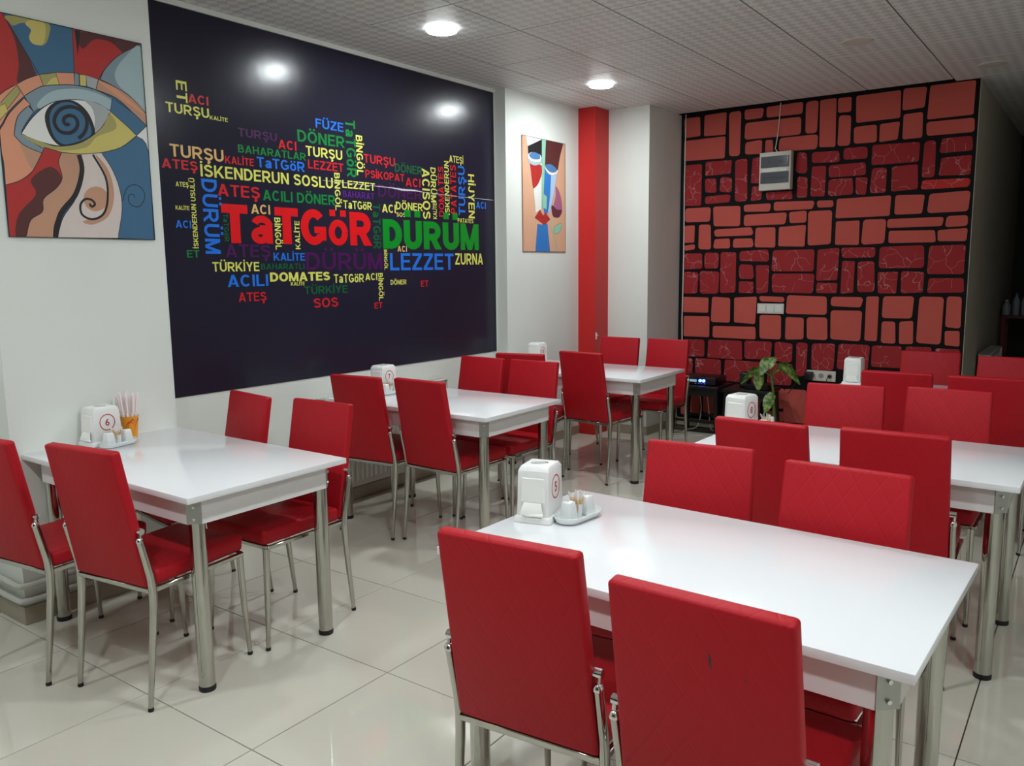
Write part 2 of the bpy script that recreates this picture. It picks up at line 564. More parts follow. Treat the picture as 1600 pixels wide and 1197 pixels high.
# painted brick blocks on the far wall: x0, x1, z0, z1 (m), tone
BRICKS = [
    (0.691, 0.843, 2.633, 2.799, 0), (0.878, 1.08, 2.623, 2.806, 0), (1.109, 1.215, 2.433, 2.804, 0), (1.245, 1.407, 2.729, 2.809, 0),
    (1.431, 1.738, 2.722, 2.813, 0), (1.249, 1.732, 2.557, 2.698, 0), (1.762, 1.857, 2.557, 2.81, 0), (1.88, 2.004, 2.434, 2.812, 0),
    (0.695, 1.078, 2.423, 2.603, 0), (1.253, 1.406, 2.431, 2.541, 0), (1.434, 1.501, 2.436, 2.538, 0), (1.547, 1.863, 2.432, 2.541, 0),
    (0.701, 0.868, 2.026, 2.391, 1), (0.901, 1.139, 2.28, 2.403, 1), (0.897, 1.005, 2.129, 2.257, 1), (1.039, 1.145, 2.127, 2.255, 1),
    (0.902, 1.136, 2.035, 2.103, 1), (1.173, 1.283, 2.037, 2.401, 1), (1.319, 1.406, 2.185, 2.399, 1), (1.325, 1.409, 2.039, 2.158, 1),
    (1.454, 1.675, 2.035, 2.099, 1), (1.699, 1.789, 2.241, 2.41, 1), (1.707, 1.801, 2.042, 2.212, 1), (1.828, 2.044, 2.312, 2.401, 1),
    (1.83, 1.942, 2.042, 2.284, 1), (1.969, 2.254, 2.194, 2.287, 1), (1.97, 2.161, 2.04, 2.175, 1), (2.075, 2.255, 2.319, 2.411, 1),
    (2.292, 2.632, 2.258, 2.413, 1), (2.294, 2.413, 2.044, 2.235, 1), (2.446, 2.634, 2.051, 2.239, 1), (2.664, 2.751, 2.139, 2.415, 1),
    (2.781, 2.995, 2.314, 2.416, 1), (2.785, 2.995, 2.142, 2.279, 1), (2.183, 2.266, 2.039, 2.172, 1), (2.665, 2.995, 2.046, 2.116, 2),
    (2.017, 2.124, 2.698, 2.812, 0), (2.025, 2.124, 2.437, 2.673, 0), (2.155, 2.482, 2.606, 2.81, 0), (2.152, 2.32, 2.437, 2.575, 0),
    (2.344, 2.48, 2.44, 2.576, 0), (2.502, 2.657, 2.659, 2.816, 0), (2.515, 2.649, 2.441, 2.631, 0), (2.682, 2.989, 2.576, 2.817, 0),
    (2.679, 2.995, 2.451, 2.549, 0), (0.707, 0.956, 1.877, 2.001, 0), (0.984, 1.233, 1.832, 2.003, 0), (1.259, 1.492, 1.946, 2.007, 0),
    (1.519, 1.857, 1.946, 2.014, 0), (1.885, 2.01, 1.95, 2.011, 0), (1.262, 1.633, 1.831, 1.924, 0), (1.661, 1.795, 1.838, 1.928, 0),
    (1.818, 2.009, 1.646, 1.926, 0), (0.992, 1.344, 1.742, 1.81, 0), (0.71, 0.809, 1.697, 1.846, 0), (0.841, 0.961, 1.632, 1.853, 0),
    (0.712, 0.815, 1.629, 1.675, 0), (0.99, 1.139, 1.633, 1.719, 0), (1.166, 1.35, 1.64, 1.723, 0), (1.369, 1.54, 1.637, 1.808, 0),
    (1.574, 1.793, 1.639, 1.81, 0), (2.036, 2.449, 1.863, 2.015, 0), (2.481, 2.684, 1.869, 2.016, 0), (2.717, 2.995, 1.871, 2.019, 0),
    (2.035, 2.224, 1.645, 1.83, 0), (2.248, 2.417, 1.644, 1.836, 0), (2.437, 2.829, 1.763, 1.838, 0), (2.849, 2.995, 1.761, 1.845, 0),
    (2.441, 2.78, 1.646, 1.741, 0), (2.798, 2.995, 1.651, 1.742, 0), (0.704, 0.883, 1.457, 1.6, 1), (0.91, 1.042, 1.457, 1.603, 1),
    (1.064, 1.207, 1.241, 1.605, 1), (1.23, 1.492, 1.517, 1.614, 1), (1.521, 1.879, 1.433, 1.614, 1), (1.234, 1.362, 1.366, 1.49, 1),
    (1.388, 1.496, 1.244, 1.489, 1), (1.528, 1.878, 1.246, 1.409, 1), (1.238, 1.361, 1.24, 1.347, 1), (0.703, 0.846, 1.235, 1.43, 1),
    (0.868, 1.046, 1.236, 1.437, 1), (1.905, 2.071, 1.35, 1.614, 1), (1.902, 2.071, 1.248, 1.331, 1), (2.094, 2.351, 1.538, 1.622, 1),
    (2.098, 2.201, 1.247, 1.511, 1), (2.228, 2.357, 1.256, 1.509, 1), (2.379, 2.71, 1.45, 1.623, 1), (2.741, 2.995, 1.403, 1.622, 1),
    (2.385, 2.526, 1.253, 1.422, 1), (2.555, 2.72, 1.256, 1.421, 1), (2.749, 2.995, 1.256, 1.373, 1), (0.707, 0.954, 1.058, 1.202, 0),
    (0.986, 1.162, 0.977, 1.202, 0), (1.195, 1.394, 0.976, 1.207, 0), (1.421, 1.636, 1.17, 1.215, 0), (1.659, 1.996, 1.069, 1.223, 0),
    (0.714, 0.964, 0.843, 1.028, 0), (1.001, 1.4, 0.837, 0.946, 0), (1.434, 1.621, 0.849, 1.055, 0), (1.656, 1.81, 0.851, 1.042, 0),
    (1.836, 2.007, 0.852, 1.04, 0), (2.022, 2.274, 1.136, 1.221, 0), (2.034, 2.275, 0.86, 1.109, 0), (2.301, 2.403, 0.861, 1.225, 0),
    (2.426, 2.654, 1.049, 1.23, 0), (2.69, 2.864, 0.86, 1.23, 0), (2.886, 2.995, 0.992, 1.232, 0), (2.434, 2.536, 0.854, 1.027, 0),
    (2.563, 2.665, 0.852, 1.031, 0), (2.886, 2.995, 0.85, 0.966, 0), (0.714, 0.928, 0.652, 0.813, 1), (0.96, 1.278, 0.651, 0.816, 1),
    (1.305, 1.542, 0.661, 0.819, 1), (1.571, 1.726, 0.654, 0.82, 1), (1.759, 1.847, 0.541, 0.824, 1), (1.882, 2.073, 0.603, 0.825, 1),
    (0.718, 0.809, 0.46, 0.63, 1), (0.841, 1.089, 0.464, 0.637, 1), (1.12, 1.487, 0.444, 0.641, 1), (1.521, 1.726, 0.444, 0.632, 1),
    (2.101, 2.344, 0.619, 0.827, 1), (2.369, 2.589, 0.657, 0.83, 1), (2.621, 2.797, 0.654, 0.832, 1), (2.825, 2.995, 0.651, 0.83, 1),
    (0.778, 0.895, 0.122, 0.329, 0), (0.926, 1.03, 0.135, 0.34, 0), (1.532, 1.641, 0.251, 0.417, 0), (1.667, 1.858, 0.126, 0.416, 0),
]
# mural words: text, colour, turn (0 level, -1 reads down, 1 reads up), y, z of baseline start, length, cap height (m)
WORDS = [
    ('ACI', 'r', 0, 2.557, 2.343, 0.117, 0.045), ('TURŞU', 'y', 0, 2.429, 2.28, 0.245, 0.049), ('KALİTE', 'y', 0, 2.677, 2.276, 0.109, 0.02),
    ('TURŞU', 'p', 0, 2.847, 2.211, 0.258, 0.045), ('ACI', 'r', 0, 3.112, 2.174, 0.13, 0.051), ('BAHARATLAR', 'g', 0, 2.841, 2.125, 0.467, 0.042),
    ('TURŞU', 't', 0, 2.435, 2.064, 0.312, 0.062), ('KALİTE', 'r', 0, 2.755, 2.059, 0.185, 0.04), ('TaTGöR', 'b', 0, 2.959, 2.058, 0.337, 0.056),
    ('ATEŞ', 'r', 0, 2.386, 2.004, 0.201, 0.047), ('İSKENDERUN SOSLU', 'y', 0, 2.602, 1.978, 0.908, 0.063), ('DÖNER', 'g', 0, 3.253, 2.23, 0.365, 0.067),
    ('FÜZE', 'b', 0, 3.393, 2.325, 0.221, 0.053), ('TURŞU', 'y', 0, 3.31, 2.155, 0.286, 0.057), ('LEZZET', 'r', 0, 3.323, 2.083, 0.279, 0.051),
    ('LEZZET', 'y', 0, 3.587, 1.989, 0.281, 0.047), ('BAHARAT', 'v', 0, 3.589, 1.933, 0.27, 0.04), ('TaTGöR', 'y', 0, 3.589, 1.864, 0.244, 0.05),
    ('TURŞU', 'r', 0, 3.776, 2.159, 0.283, 0.054), ('DÖNER', 'd', 0, 4.057, 2.126, 0.267, 0.054), ('PSİKOPAT', 'r', 0, 3.786, 2.067, 0.359, 0.049),
    ('ACI', 'r', 0, 4.156, 2.04, 0.149, 0.057), ('DÖNER', 'p', 0, 3.895, 1.955, 0.423, 0.077), ('ATEŞİ', 'y', 0, 4.616, 2.241, 0.159, 0.048),
    ('ACI', 'b', 0, 4.917, 1.932, 0.118, 0.05), ('PATATES', 'y', 0, 4.698, 1.819, 0.183, 0.031), ('ACI', 'y', 0, 3.925, 1.856, 0.128, 0.053),
    ('DÖNER', 'y', 0, 4.056, 1.881, 0.265, 0.051), ('SOS', 'y', 0, 4.058, 1.834, 0.089, 0.028), ('DÜRÜM', 'G', 0, 3.925, 1.621, 1.017, 0.193),
    ('TaTGöR', 'R', 0, 2.712, 1.637, 1.11, 0.208), ('ACI', 't', 0, 2.904, 1.801, 0.128, 0.052), ('ATEŞ', 'r', 0, 2.698, 1.885, 0.271, 0.063),
    ('ACILI DÖNER', 'g', 0, 2.988, 1.878, 0.534, 0.059), ('ATEŞ', 'y', 0, 2.455, 1.917, 0.073, 0.024), ('KALİTE', 'y', 0, 2.446, 1.8, 0.078, 0.021),
    ('ACI', 'b', 0, 2.44, 1.709, 0.088, 0.038), ('ET', 'g', 0, 2.493, 1.558, 0.072, 0.038), ('ATEŞ', 'p', 0, 2.724, 1.56, 0.296, 0.071),
    ('KALİTE', 'b', 0, 3.04, 1.542, 0.228, 0.045), ('DÜRÜM', 'p', 0, 3.272, 1.486, 0.642, 0.107), ('TÜRKİYE', 'y', 0, 2.638, 1.484, 0.301, 0.051),
    ('BAHARATLI', 'd', 0, 2.95, 1.493, 0.311, 0.033), ('ACILI', 'b', 0, 2.726, 1.4, 0.268, 0.065), ('DOMATES', 'Y', 0, 3.008, 1.423, 0.448, 0.052),
    ('KALİTE', 'y', 0, 3.154, 1.397, 0.103, 0.021), ('TÜRKİYE', 'd', 0, 3.252, 1.343, 0.345, 0.047), ('SOS', 'r', 0, 3.318, 1.259, 0.196, 0.058),
    ('ATEŞ', 'r', 0, 2.791, 1.317, 0.185, 0.05), ('TaTGöR', 'y', 0, 3.487, 1.406, 0.253, 0.053), ('ACI', 'y', 0, 3.754, 1.417, 0.106, 0.045),
    ('ET', 'r', 0, 3.827, 1.232, 0.073, 0.039), ('LEZZET', 'b', 0, 3.983, 1.478, 0.659, 0.115), ('ZURNA', 'y', 0, 4.66, 1.514, 0.33, 0.082),
    ('ACI', 't', 0, 4.058, 1.602, 0.092, 0.039), ('DÖNER', 'y', 0, 3.983, 1.383, 0.153, 0.032), ('ET', 'r', 0, 4.282, 1.363, 0.078, 0.042),
    ('ET', 'y', -1, 2.493, 2.443, 0.105, 0.06), ('TaTGöR', 'g', -1, 3.63, 2.405, 0.347, 0.081), ('BİNGÖL', 'y', -1, 3.714, 2.321, 0.246, 0.056),
    ('BİNGÖL', 'y', -1, 3.523, 2.075, 0.226, 0.045), ('ACISOS', 'y', -1, 4.322, 2.172, 0.342, 0.078), ('DÜRÜM', 'y', -1, 4.411, 2.186, 0.239, 0.054),
    ('KALİTE', 'y', 1, 4.468, 1.834, 0.111, 0.039), ('DOMATES', 'r', 1, 4.549, 1.852, 0.349, 0.058), ('İSKENDERUN', 'y', 1, 4.609, 1.869, 0.375, 0.05),
    ('PATATES', 'r', 1, 4.688, 1.88, 0.345, 0.065), ('TURŞU', 'b', 1, 4.788, 1.872, 0.353, 0.076), ('HİJYEN', 'y', -1, 4.827, 2.175, 0.32, 0.072),
    ('TaTGöR', 'd', -1, 3.84, 1.906, 0.287, 0.068), ('BİNGÖL', 'y', -1, 3.058, 1.786, 0.182, 0.043), ('KALİTE', 'y', 1, 3.237, 1.609, 0.164, 0.035),
    ('DÜRÜM', 'b', -1, 2.603, 1.967, 0.389, 0.092), ('TaTGöR', 'd', -1, 2.723, 1.792, 0.148, 0.03), ('İSKENDERUN USULÜ', 'y', 1, 2.563, 1.606, 0.359, 0.028),
    ('BİNGÖL', 'y', -1, 3.87, 1.462, 0.182, 0.041), ('BİNGÖL', 'y', -1, 3.93, 1.615, 0.133, 0.029),
]
# painted shapes: colour, curved outline?, outline width (mm), points y,z in mm
EYE_ART = [
    ('red', 0, 3, "1540,2516 1594,2512 1700,2299 1621,2243 1558,2196 1506,2139"),
    ('maroon', 1, 0, "1595,2504 1700,2301 1626,2250 1637,2325 1629,2422"),
    ('blue', 0, 3, "1594,2512 1865,2510 1859,2331 1713,2297"),
    ('olive', 1, 0, "1601,2501 1674,2514 1769,2512 1762,2450 1740,2418 1707,2417 1692,2444 1703,2471 1672,2491 1630,2471 1618,2477"),
    ('yellow', 1, 0, "1698,2507 1752,2508 1749,2447 1732,2417 1698,2416 1686,2438 1696,2469 1676,2488"),
    ('red', 0, 3, "1865,2510 2175,2510 2070,2446 1997,2373 1964,2321 1859,2331"),
    ('maroon', 1, 0, "1905,2506 2170,2507 2091,2454 2035,2488 1959,2486 1901,2435"),
    ('black', 0, 0, "1874,2508 1898,2508 1880,2403"),
    ('grey_blue', 0, 3, "2175,2510 2174,2203 2115,2260 2039,2299 1969,2322 1997,2373 2070,2446"),
    ('pale_blue', 1, 0, "2171,2493 2169,2216 2106,2271 2050,2312 2039,2363 2084,2430"),
    ('salmon', 0, 3, "1504,2122 1558,2196 1621,2243 1646,2201 1584,2134 1546,2070 1495,2023"),
    ('olive', 0, 2, "1554,2162 1621,2239 1633,2214 1585,2150 1568,2138"),
    ('yellow', 0, 2, "1529,2142 1570,2161 1580,2133 1548,2096 1522,2059"),
    ('salmon', 0, 3, "1621,2243 1661,2271 1713,2297 1726,2254 1686,2231 1646,2201"),
    ('olive', 0, 3, "1713,2297 1781,2317 1792,2269 1726,2254"),
    ('yellow', 0, 0, "1736,2258 1763,2290 1783,2298 1790,2270"),
    ('salmon', 0, 3, "1781,2317 1856,2329 1855,2279 1792,2269"),
    ('grey_blue', 0, 2, "1859,2329 1878,2327 1875,2281 1854,2278"),
    ('yellow', 0, 2, "1880,2326 1909,2328 1905,2282 1878,2281"),
    ('grey', 0, 2, "1909,2328 1961,2320 1946,2275 1907,2283"),
    ('tan', 0, 3, "1961,2320 2039,2299 2115,2260 2174,2203 2170,2152 2110,2199 2035,2253 1946,2275"),
    ('salmon', 1, 0, "1959,2313 2038,2291 2167,2202 2098,2232 2018,2277"),
    ('grey_blue', 0, 3, "1646,2201 1686,2231 1726,2254 1792,2269 1854,2278 1941,2274 2017,2250 2004,2191 1937,2220 1836,2216 1746,2187 1678,2143"),
    ('pale_blue', 1, 0, "1699,2184 1759,2238 1853,2264 1931,2263 2014,2238 2004,2200 1937,2220 1836,2216 1746,2187 1701,2160"),
    ('blue', 0, 3, "2017,2250 2110,2199 2170,2150 2118,2101 2075,2138 2004,2191"),
    ('salmon', 0, 3, "1495,2023 1545,2062 1583,2125 1645,2193 1668,2171 1614,2117 1593,2041 1629,2005 1706,1983 1653,1905 1600,1862 1543,1840 1540,1962"),
    ('tan', 1, 0, "1617,2016 1706,1980 1654,1913 1626,1970"),
    ('grey_blue', 0, 3, "1593,2041 1614,2117 1659,2165 1678,2143 1636,2082 1621,2050 1655,2025 1708,2005 1698,1980 1629,2005"),
    ('white', 0, 3, "1621,2050 1672,2122 1746,2187 1836,2216 1937,2220 2004,2191 1956,2114 1886,2058 1810,2023 1748,2018 1673,2031"),
    ('grey', 1, 0, "1891,2222 1937,2220 1999,2188 1957,2118 1922,2090 1931,2147 1921,2195"),
    ('black', 1, 0, "1720,2131 1750,2183 1809,2212 1866,2205 1909,2162 1927,2090 1886,2051 1819,2024 1770,2019 1733,2060"),
    ('blue', 1, 0, "1739,2130 1762,2176 1808,2202 1852,2198 1894,2155 1912,2090 1882,2060 1820,2033 1780,2028 1748,2061"),
    ('yellow', 0, 3, "1621,2050 1673,2031 1748,2015 1820,2026 1886,2056 1956,2114 2004,2191 2075,2138 2118,2101 2038,2040 1948,2008 1853,1992 1772,1992 1695,2004"),
    ('olive', 1, 0, "1624,2047 1748,2013 1819,2023 1891,2056 1956,2109 2000,2179 2025,2122 1934,2075 1883,2024 1773,1999 1687,2009"),
    ('red', 0, 3, "1543,1840 1600,1862 1653,1905 1708,2005 1777,1992 1760,1949 1770,1888 1742,1842 1686,1794 1677,1741 1627,1704 1604,1635 1539,1634"),
    ('maroon', 1, 0, "1723,1928 1768,1888 1742,1842 1686,1794 1677,1741 1627,1704 1603,1637 1563,1638 1584,1728 1657,1810 1642,1869"),
    ('tan', 0, 3, "1777,1992 1853,1992 1854,1922 1831,1839 1771,1772 1725,1699 1711,1634 1604,1635 1627,1704 1677,1741 1686,1794 1742,1842 1770,1888 1760,1949"),
    ('pink_white', 0, 3, "1853,1992 1948,2008 1990,1943 2018,1861 2023,1767 1993,1638 1728,1634 1758,1718 1813,1793 1847,1867 1857,1931"),
    ('tan', 1, 0, "1918,1999 1971,1941 1991,1859 1982,1784 1949,1726 1884,1695 1843,1708 1935,1739 1960,1810 1959,1912"),
    ('tan', 1, 0, "1963,1811 1950,1778 1920,1757 1886,1755 1861,1773 1853,1804 1866,1836 1895,1857 1929,1859 1955,1842"),
    ('white', 0, 3, "2118,2101 2171,2150 2171,2028"),
    ('blue', 0, 3, "1948,2008 2038,2040 2118,2099 2171,2028 2165,1634 1993,1638 2023,1767 2018,1861 1990,1943"),
]
EYE_LINES = [
    ('black', 14.7703, "1818,2117 1816,2114 1813,2111 1809,2110 1804,2110 1800,2113 1797,2118 1796,2124 1798,2132 1803,2139 1812,2145 1822,2149 1832,2149 1842,2146 1850,2138 1854,2127 1853,2114 1847,2100 1836,2088 1821,2078 1804,2074 1787,2075 1772,2082 1762,2095 1757,2112 1760,2131 1770,2151 1786,2168 1807,2180 1831,2186 1855,2184 1875,2174 1890,2156 1895,2132 1890,2106 1876,2080 1853,2058"),
    ('black', 20.8521, "1849,1989 1856,1922 1820,1820 1750,1735 1721,1636"),
    ('black', 9.55723, "1909,1996 1958,1903 1960,1810 1936,1744 1886,1718 1842,1735 1837,1776 1860,1803 1888,1801 1901,1784 1886,1772 1877,1785"),
    ('black', 3.47536, "2028,1805 2053,1863 2095,1881 2130,1859 2134,1821 2103,1783 2063,1793 2057,1826 2077,1838 2089,1823"),
]
FACE_ART = [
    ('peach', 0, 2, "5364,2516 5998,2515 6014,1615 5386,1612"),
    ('white', 0, 2, "5430,2514 5653,2508 5647,1958 5557,1922 5526,2106 5470,2299 5447,2436"),
    ('black', 0, 0, "5452,2433 5653,2507 5651,2337 5461,2356"),
    ('mint', 0, 2, "5653,2509 5714,2511 5693,2291 5682,2059 5673,1968 5644,1955"),
    ('maroon', 0, 2, "5714,2511 5975,2510 5923,2400 5889,2286 5698,2308"),
    ('red', 0, 2, "5473,2320 5643,2303 5650,2244 5596,2154 5526,2110"),
    ('pale_blue', 1, 2, "5455,2353 5470,2310 5546,2292 5624,2313 5643,2343"),
    ('white', 1, 0, "5455,2356 5490,2329 5567,2322 5640,2339 5635,2378 5547,2396 5479,2383"),
    ('iris_blue', 1, 2, "5473,2362 5529,2341 5619,2352 5615,2383 5555,2397 5496,2385"),
    ('bright_blue', 0, 2, "5693,2291 5784,2238 5766,2064 5738,1945 5708,1914 5673,1968"),
    ('sky_pale', 0, 2, "5784,2238 5878,2266 5821,2067 5759,1916 5738,1945 5766,2064"),
    ('white', 1, 2, "5693,2302 5730,2253 5806,2235 5872,2255 5884,2286 5779,2306"),
    ('iris_blue', 1, 2, "5698,2308 5738,2273 5806,2260 5872,2280 5839,2311 5766,2326"),
    ('mint', 0, 2, "5664,2084 5723,2061 5716,1958 5649,1970"),
    ('red', 0, 2, "5541,1885 5620,1951 5662,1905 5700,1933 5770,1880 5680,1830"),
    ('bright_blue', 0, 2, "5582,1836 5640,1831 5726,1844 5765,1616 5550,1614"),
    ('mauve', 1, 2, "5860,2151 5930,2074 5949,1958 5892,1915 5809,1948 5854,2069"),
    ('plum', 1, 2, "5796,1995 5873,1963 5949,1961 5909,1905 5825,1902 5795,1940"),
    ('mint', 1, 2, "5830,1771 5839,1823 5943,1852 5920,1791 5872,1766"),
]
FACE_LINES = [
    ('mint', 11.5038, "5809,1901 5783,1821 5843,1711 5871,1618"),
    ('black', 2.55639, "5546,1884 5641,1894 5767,1881"),
]

# ---------------------------------------------------------------- the room
XR, YB, YE = 6.2, -3.2, 10.6        # right wall, rear wall, corridor end
def struct(name, mb, mat, **kw):
    o = mb.build(name, mat, smooth=False, **kw)
    o['kind'] = 'structure'
    return o

floor = struct('floor', MB().box(0, XR, YB, YE, -0.06, -0.009), M['grout'])
TILE = 0.6
FX, FY = 1.2167, 2.0405
tile_me = MB().box(-0.298, 0.298, -0.298, 0.298, -0.009, 0.0, 0.0012, 1).mesh('floor_tile')
def cut_range(o, lo, hi):
    i = math.floor((lo - o) / TILE)
    while o + i * TILE < hi - 0.02:
        yield max(lo, o + i * TILE), min(hi, o + (i + 1) * TILE)
        i += 1
def lay_tiles(name, me, mat, parent, ox, oy, x0, x1, y0, y1, z, skip, zr):
    for a0, a1 in cut_range(ox, x0, x1):
        for b0, b1 in cut_range(oy, y0, y1):
            if skip((a0 + a1) / 2, (b0 + b1) / 2) or a1 - a0 < 0.02 or b1 - b0 < 0.02:
                continue
            if a1 - a0 > 0.59 and b1 - b0 > 0.59:
                link(name, me, mat, parent, ((a0 + a1) / 2, (b0 + b1) / 2, z))
            else:
                g = 0.002
                MB().box(a0 + g, a1 - g, b0 + g, b1 - g, zr[0], zr[1]).build(name, mat, parent, smooth=False)
solid = lambda x, y: y > 7.1 and x < 3.02
lay_tiles('floor_tile', tile_me, M['floor_tile'], floor, FX, FY, 0.0, XR, YB, YE, 0.0, solid, (-0.009, 0.0))

ceiling = struct('ceiling', MB().box(0, XR, YB, YE, H + 0.012, H + 0.06), M['ceiling_void'])
ctile_me = MB().box(-0.296, 0.296, -0.296, 0.296, 0.0, 0.011, 0.001, 1).mesh('ceiling_tile')
lay_tiles('ceiling_tile', ctile_me, M['ceiling_tile'], ceiling, 0.4544, 3.4149, 0.0, XR, YB, YE, H, solid, (H, H + 0.011))

ZW = (-0.009, H + 0.012)
struct('wall_left', MB().box(-0.15, 0.0, YB, 7.1, *ZW), M['wall'])
struct('wall_pillar_near', MB().box(0.0, 0.247, 1.468, 2.222, 0.0, H), M['wall'])
struct('wall_pillar_far', MB().box(0.0, 0.103, 5.165, 6.226, 0.0, H), M['wall'])
struct('wall_red_column', MB().box(0.0, 0.27, 6.226, 6.46, 0.0, H), M['red_paint'])
struct('wall_corner_block', MB().box(0.0, 0.66, 6.46, 7.1, 0.0, H), M['wall'])
wall_brick = struct('wall_back', MB().box(-0.15, 3.02, 7.1, 7.3, *ZW), M['black_paint'])
struct('wall_corridor', MB().box(2.82, 3.02, 7.3, YE, *ZW), M['wall'])
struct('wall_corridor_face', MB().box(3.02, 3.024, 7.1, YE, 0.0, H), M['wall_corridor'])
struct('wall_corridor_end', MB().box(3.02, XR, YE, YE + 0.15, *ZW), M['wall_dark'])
struct('added_corridor_blocker', MB().box(4.3, XR, 7.3, YE, *ZW), M['wall_dark'])  # unseen wall, added to keep room light out of the corridor
struct('wall_right', MB().box(XR, XR + 0.15, YB, YE, *ZW), M['wall'])
struct('wall_front', MB().box(-0.15, XR + 0.15, YB - 0.15, YB, *ZW), M['wall'])
added_window = struct('added_dark_window', MB().box(0.4, XR - 0.4, YB, YB + 0.02, 0.25, 2.6), M['added_glass'])  # unseen dark glazing, added to cut light bouncing onto the chair backs
for k in range(4):
    xk = 0.4 + (XR - 0.8) * k / 3
    MB().box(xk - .04, xk + .04, YB + .02, YB + .06, 0.25, 2.6).build('added_window_frame', M['grille'], added_window, smooth=False)
# tiled skirting along the foot of the walls
sk = M['skirting']
def skirt(name, x0, x1, y0, y1, h=0.08):
    struct(name, MB().box(x0, x1, y0, y1, 0.0, h, 0.002), sk)
skirt('baseboard_left', 0.0, 0.012, 2.222, 5.153)
skirt('baseboard_pillar_side', 0.0, 0.247, 1.456, 1.468)
skirt('baseboard_pillar', 0.247, 0.259, 1.456, 2.222)
skirt('baseboard_far_side', 0.0, 0.103, 5.153, 5.165)
skirt('baseboard_far', 0.103, 0.115, 5.153, 6.226)
skirt('baseboard_block_side', 0.27, 0.66, 6.448, 6.46)
skirt('baseboard_block', 0.66, 0.672, 6.448, 7.1)
skirt('baseboard_brick', 0.672, 3.024, 7.085, 7.1, 0.07)
struct('trim_1', MB().box(0.0, 0.012, 2.222, 5.165, 2.803, H), M['wall'])

# painted blocks of the far wall, each a slightly proud patch of paint with rounded corners
def rounded_block(x0, x1, z0, z1, r, depth):
    mb = MB()
    jit = [(random.uniform(-.006, .006), random.uniform(-.005, .005)) for _ in range(4)]
    cor = [(x0, z0, 180), (x1, z0, 270), (x1, z1, 0), (x0, z1, 90)]
    pts = []
    r = min(r, (x1 - x0) * .45, (z1 - z0) * .45)
    for (cx, cz, a0), (jx, jz) in zip(cor, jit):
        ix = cx + (r if cx == x0 else -r) + jx
        iz = cz + (r if cz == z0 else -r) + jz
        for k in range(4):
            a = math.radians(a0 + 30 * k)
            pts.append((ix + r * math.cos(a), iz + r * math.sin(a)))
    front = [mb.bm.verts.new((x, 7.1 - depth, z)) for x, z in pts]
    back = [mb.bm.verts.new((x, 7.1, z)) for x, z in pts]
    mb.bm.faces.new(front)
    n = len(pts)
    for k in range(n):
        mb.bm.faces.new((front[k], back[k], back[(k + 1) % n], front[(k + 1) % n]))
    return mb
low = [(0.70, 0.74, 0.1, 0.41), (1.31, 1.46, 0.1, 0.42), (1.49, 1.67, 0.24, 0.42), (1.49, 1.67, 0.1, 0.21), (2.02, 2.3, 0.1, 0.46), (2.33, 2.52, 0.28, 0.47), (2.33, 2.52, 0.1, 0.25), (2.55, 2.76, 0.1, 0.48), (2.79, 2.99, 0.1, 0.47)]
for x0, x1, z0, z1, k in BRICKS + [q + (0,) for q in low]:
    rounded_block(x0, x1, z0, z1, random.uniform(.012, .026), random.uniform(.0025, .004)).build('brick', BRICK_MATS[k], wall_brick, smooth=False)

# ---------------------------------------------------------------- lamps
def lit_mat():
    t = NT('lit_diffuser')
    t.b.inputs['Base Color'].default_value = (0.9, 0.9, 0.9, 1)
    t.b.inputs['Emission Color'].default_value = (0.91, 0.985, 1.0, 1)
    t.b.inputs['Emission Strength'].default_value = LAMP_STRENGTH
    return t.m
M['lit'] = lit_mat()
lamp_names = {(0.74, 3.7): 'lit round ceiling lamp shining above the table beside the dark mural', (0.74, 5.5): 'lit round ceiling lamp in front of the red column',
              (2.54, 5.48): 'unlit round ceiling lamp in front of the painted brick wall', (3.14, 6.67): 'unlit round ceiling lamp near the corridor corner'}
lamp_over = {(0.74, 0.1): 'the near left corner', (0.74, 1.9): 'the eye painting', (2.54, 0.1): 'the aisle left of the viewer', (2.54, 1.9): 'the foreground table',
             (2.54, 3.7): 'the middle right table', (4.34, 0.1): 'the viewer', (4.34, 1.9): 'the aisle right of the foreground table', (4.34, 3.7): 'the right side of the room'}
bezel_me = MB().lathe([(0.084, 0.0), (0.084, -0.0195), (0.086, -0.0195), (0.088, -0.016), (0.089, 0.0)], 40).mesh('bezel', True)
bezel_off = MB().lathe([(0.084, 0.0), (0.084, -0.004), (0.090, -0.005), (0.094, 0.0)], 40).mesh('bezel', True)
diff_me = MB().lathe([(0.0835, -0.017), (0.0835, -0.0195), (0.080, -0.0215), (0.06, -0.023), (0.03, -0.0235)], 40).mesh('diffuser', True)
diff_off = MB().lathe([(0.0835, -0.001), (0.0835, -0.004), (0.05, -0.006), (0.02, -0.0065)], 40).mesh('diffuser', True)
for x, y, lit in LAMPS:
    l = empty('ceiling_lamp', (x, y, H))
    tag(l, lamp_names.get((x, y), '%s round ceiling lamp out of frame, above %s' % ('lit' if lit else 'unlit', lamp_over.get((x, y), 'the room'))), 'ceiling lamp', 'round ceiling lamps')
    link('bezel', bezel_me if lit else bezel_off, M['glow_rim'] if lit else M['off_lamp'], l)
    link('diffuser', diff_me if lit else diff_off, M['lit'] if lit else M['off_lamp'], l)

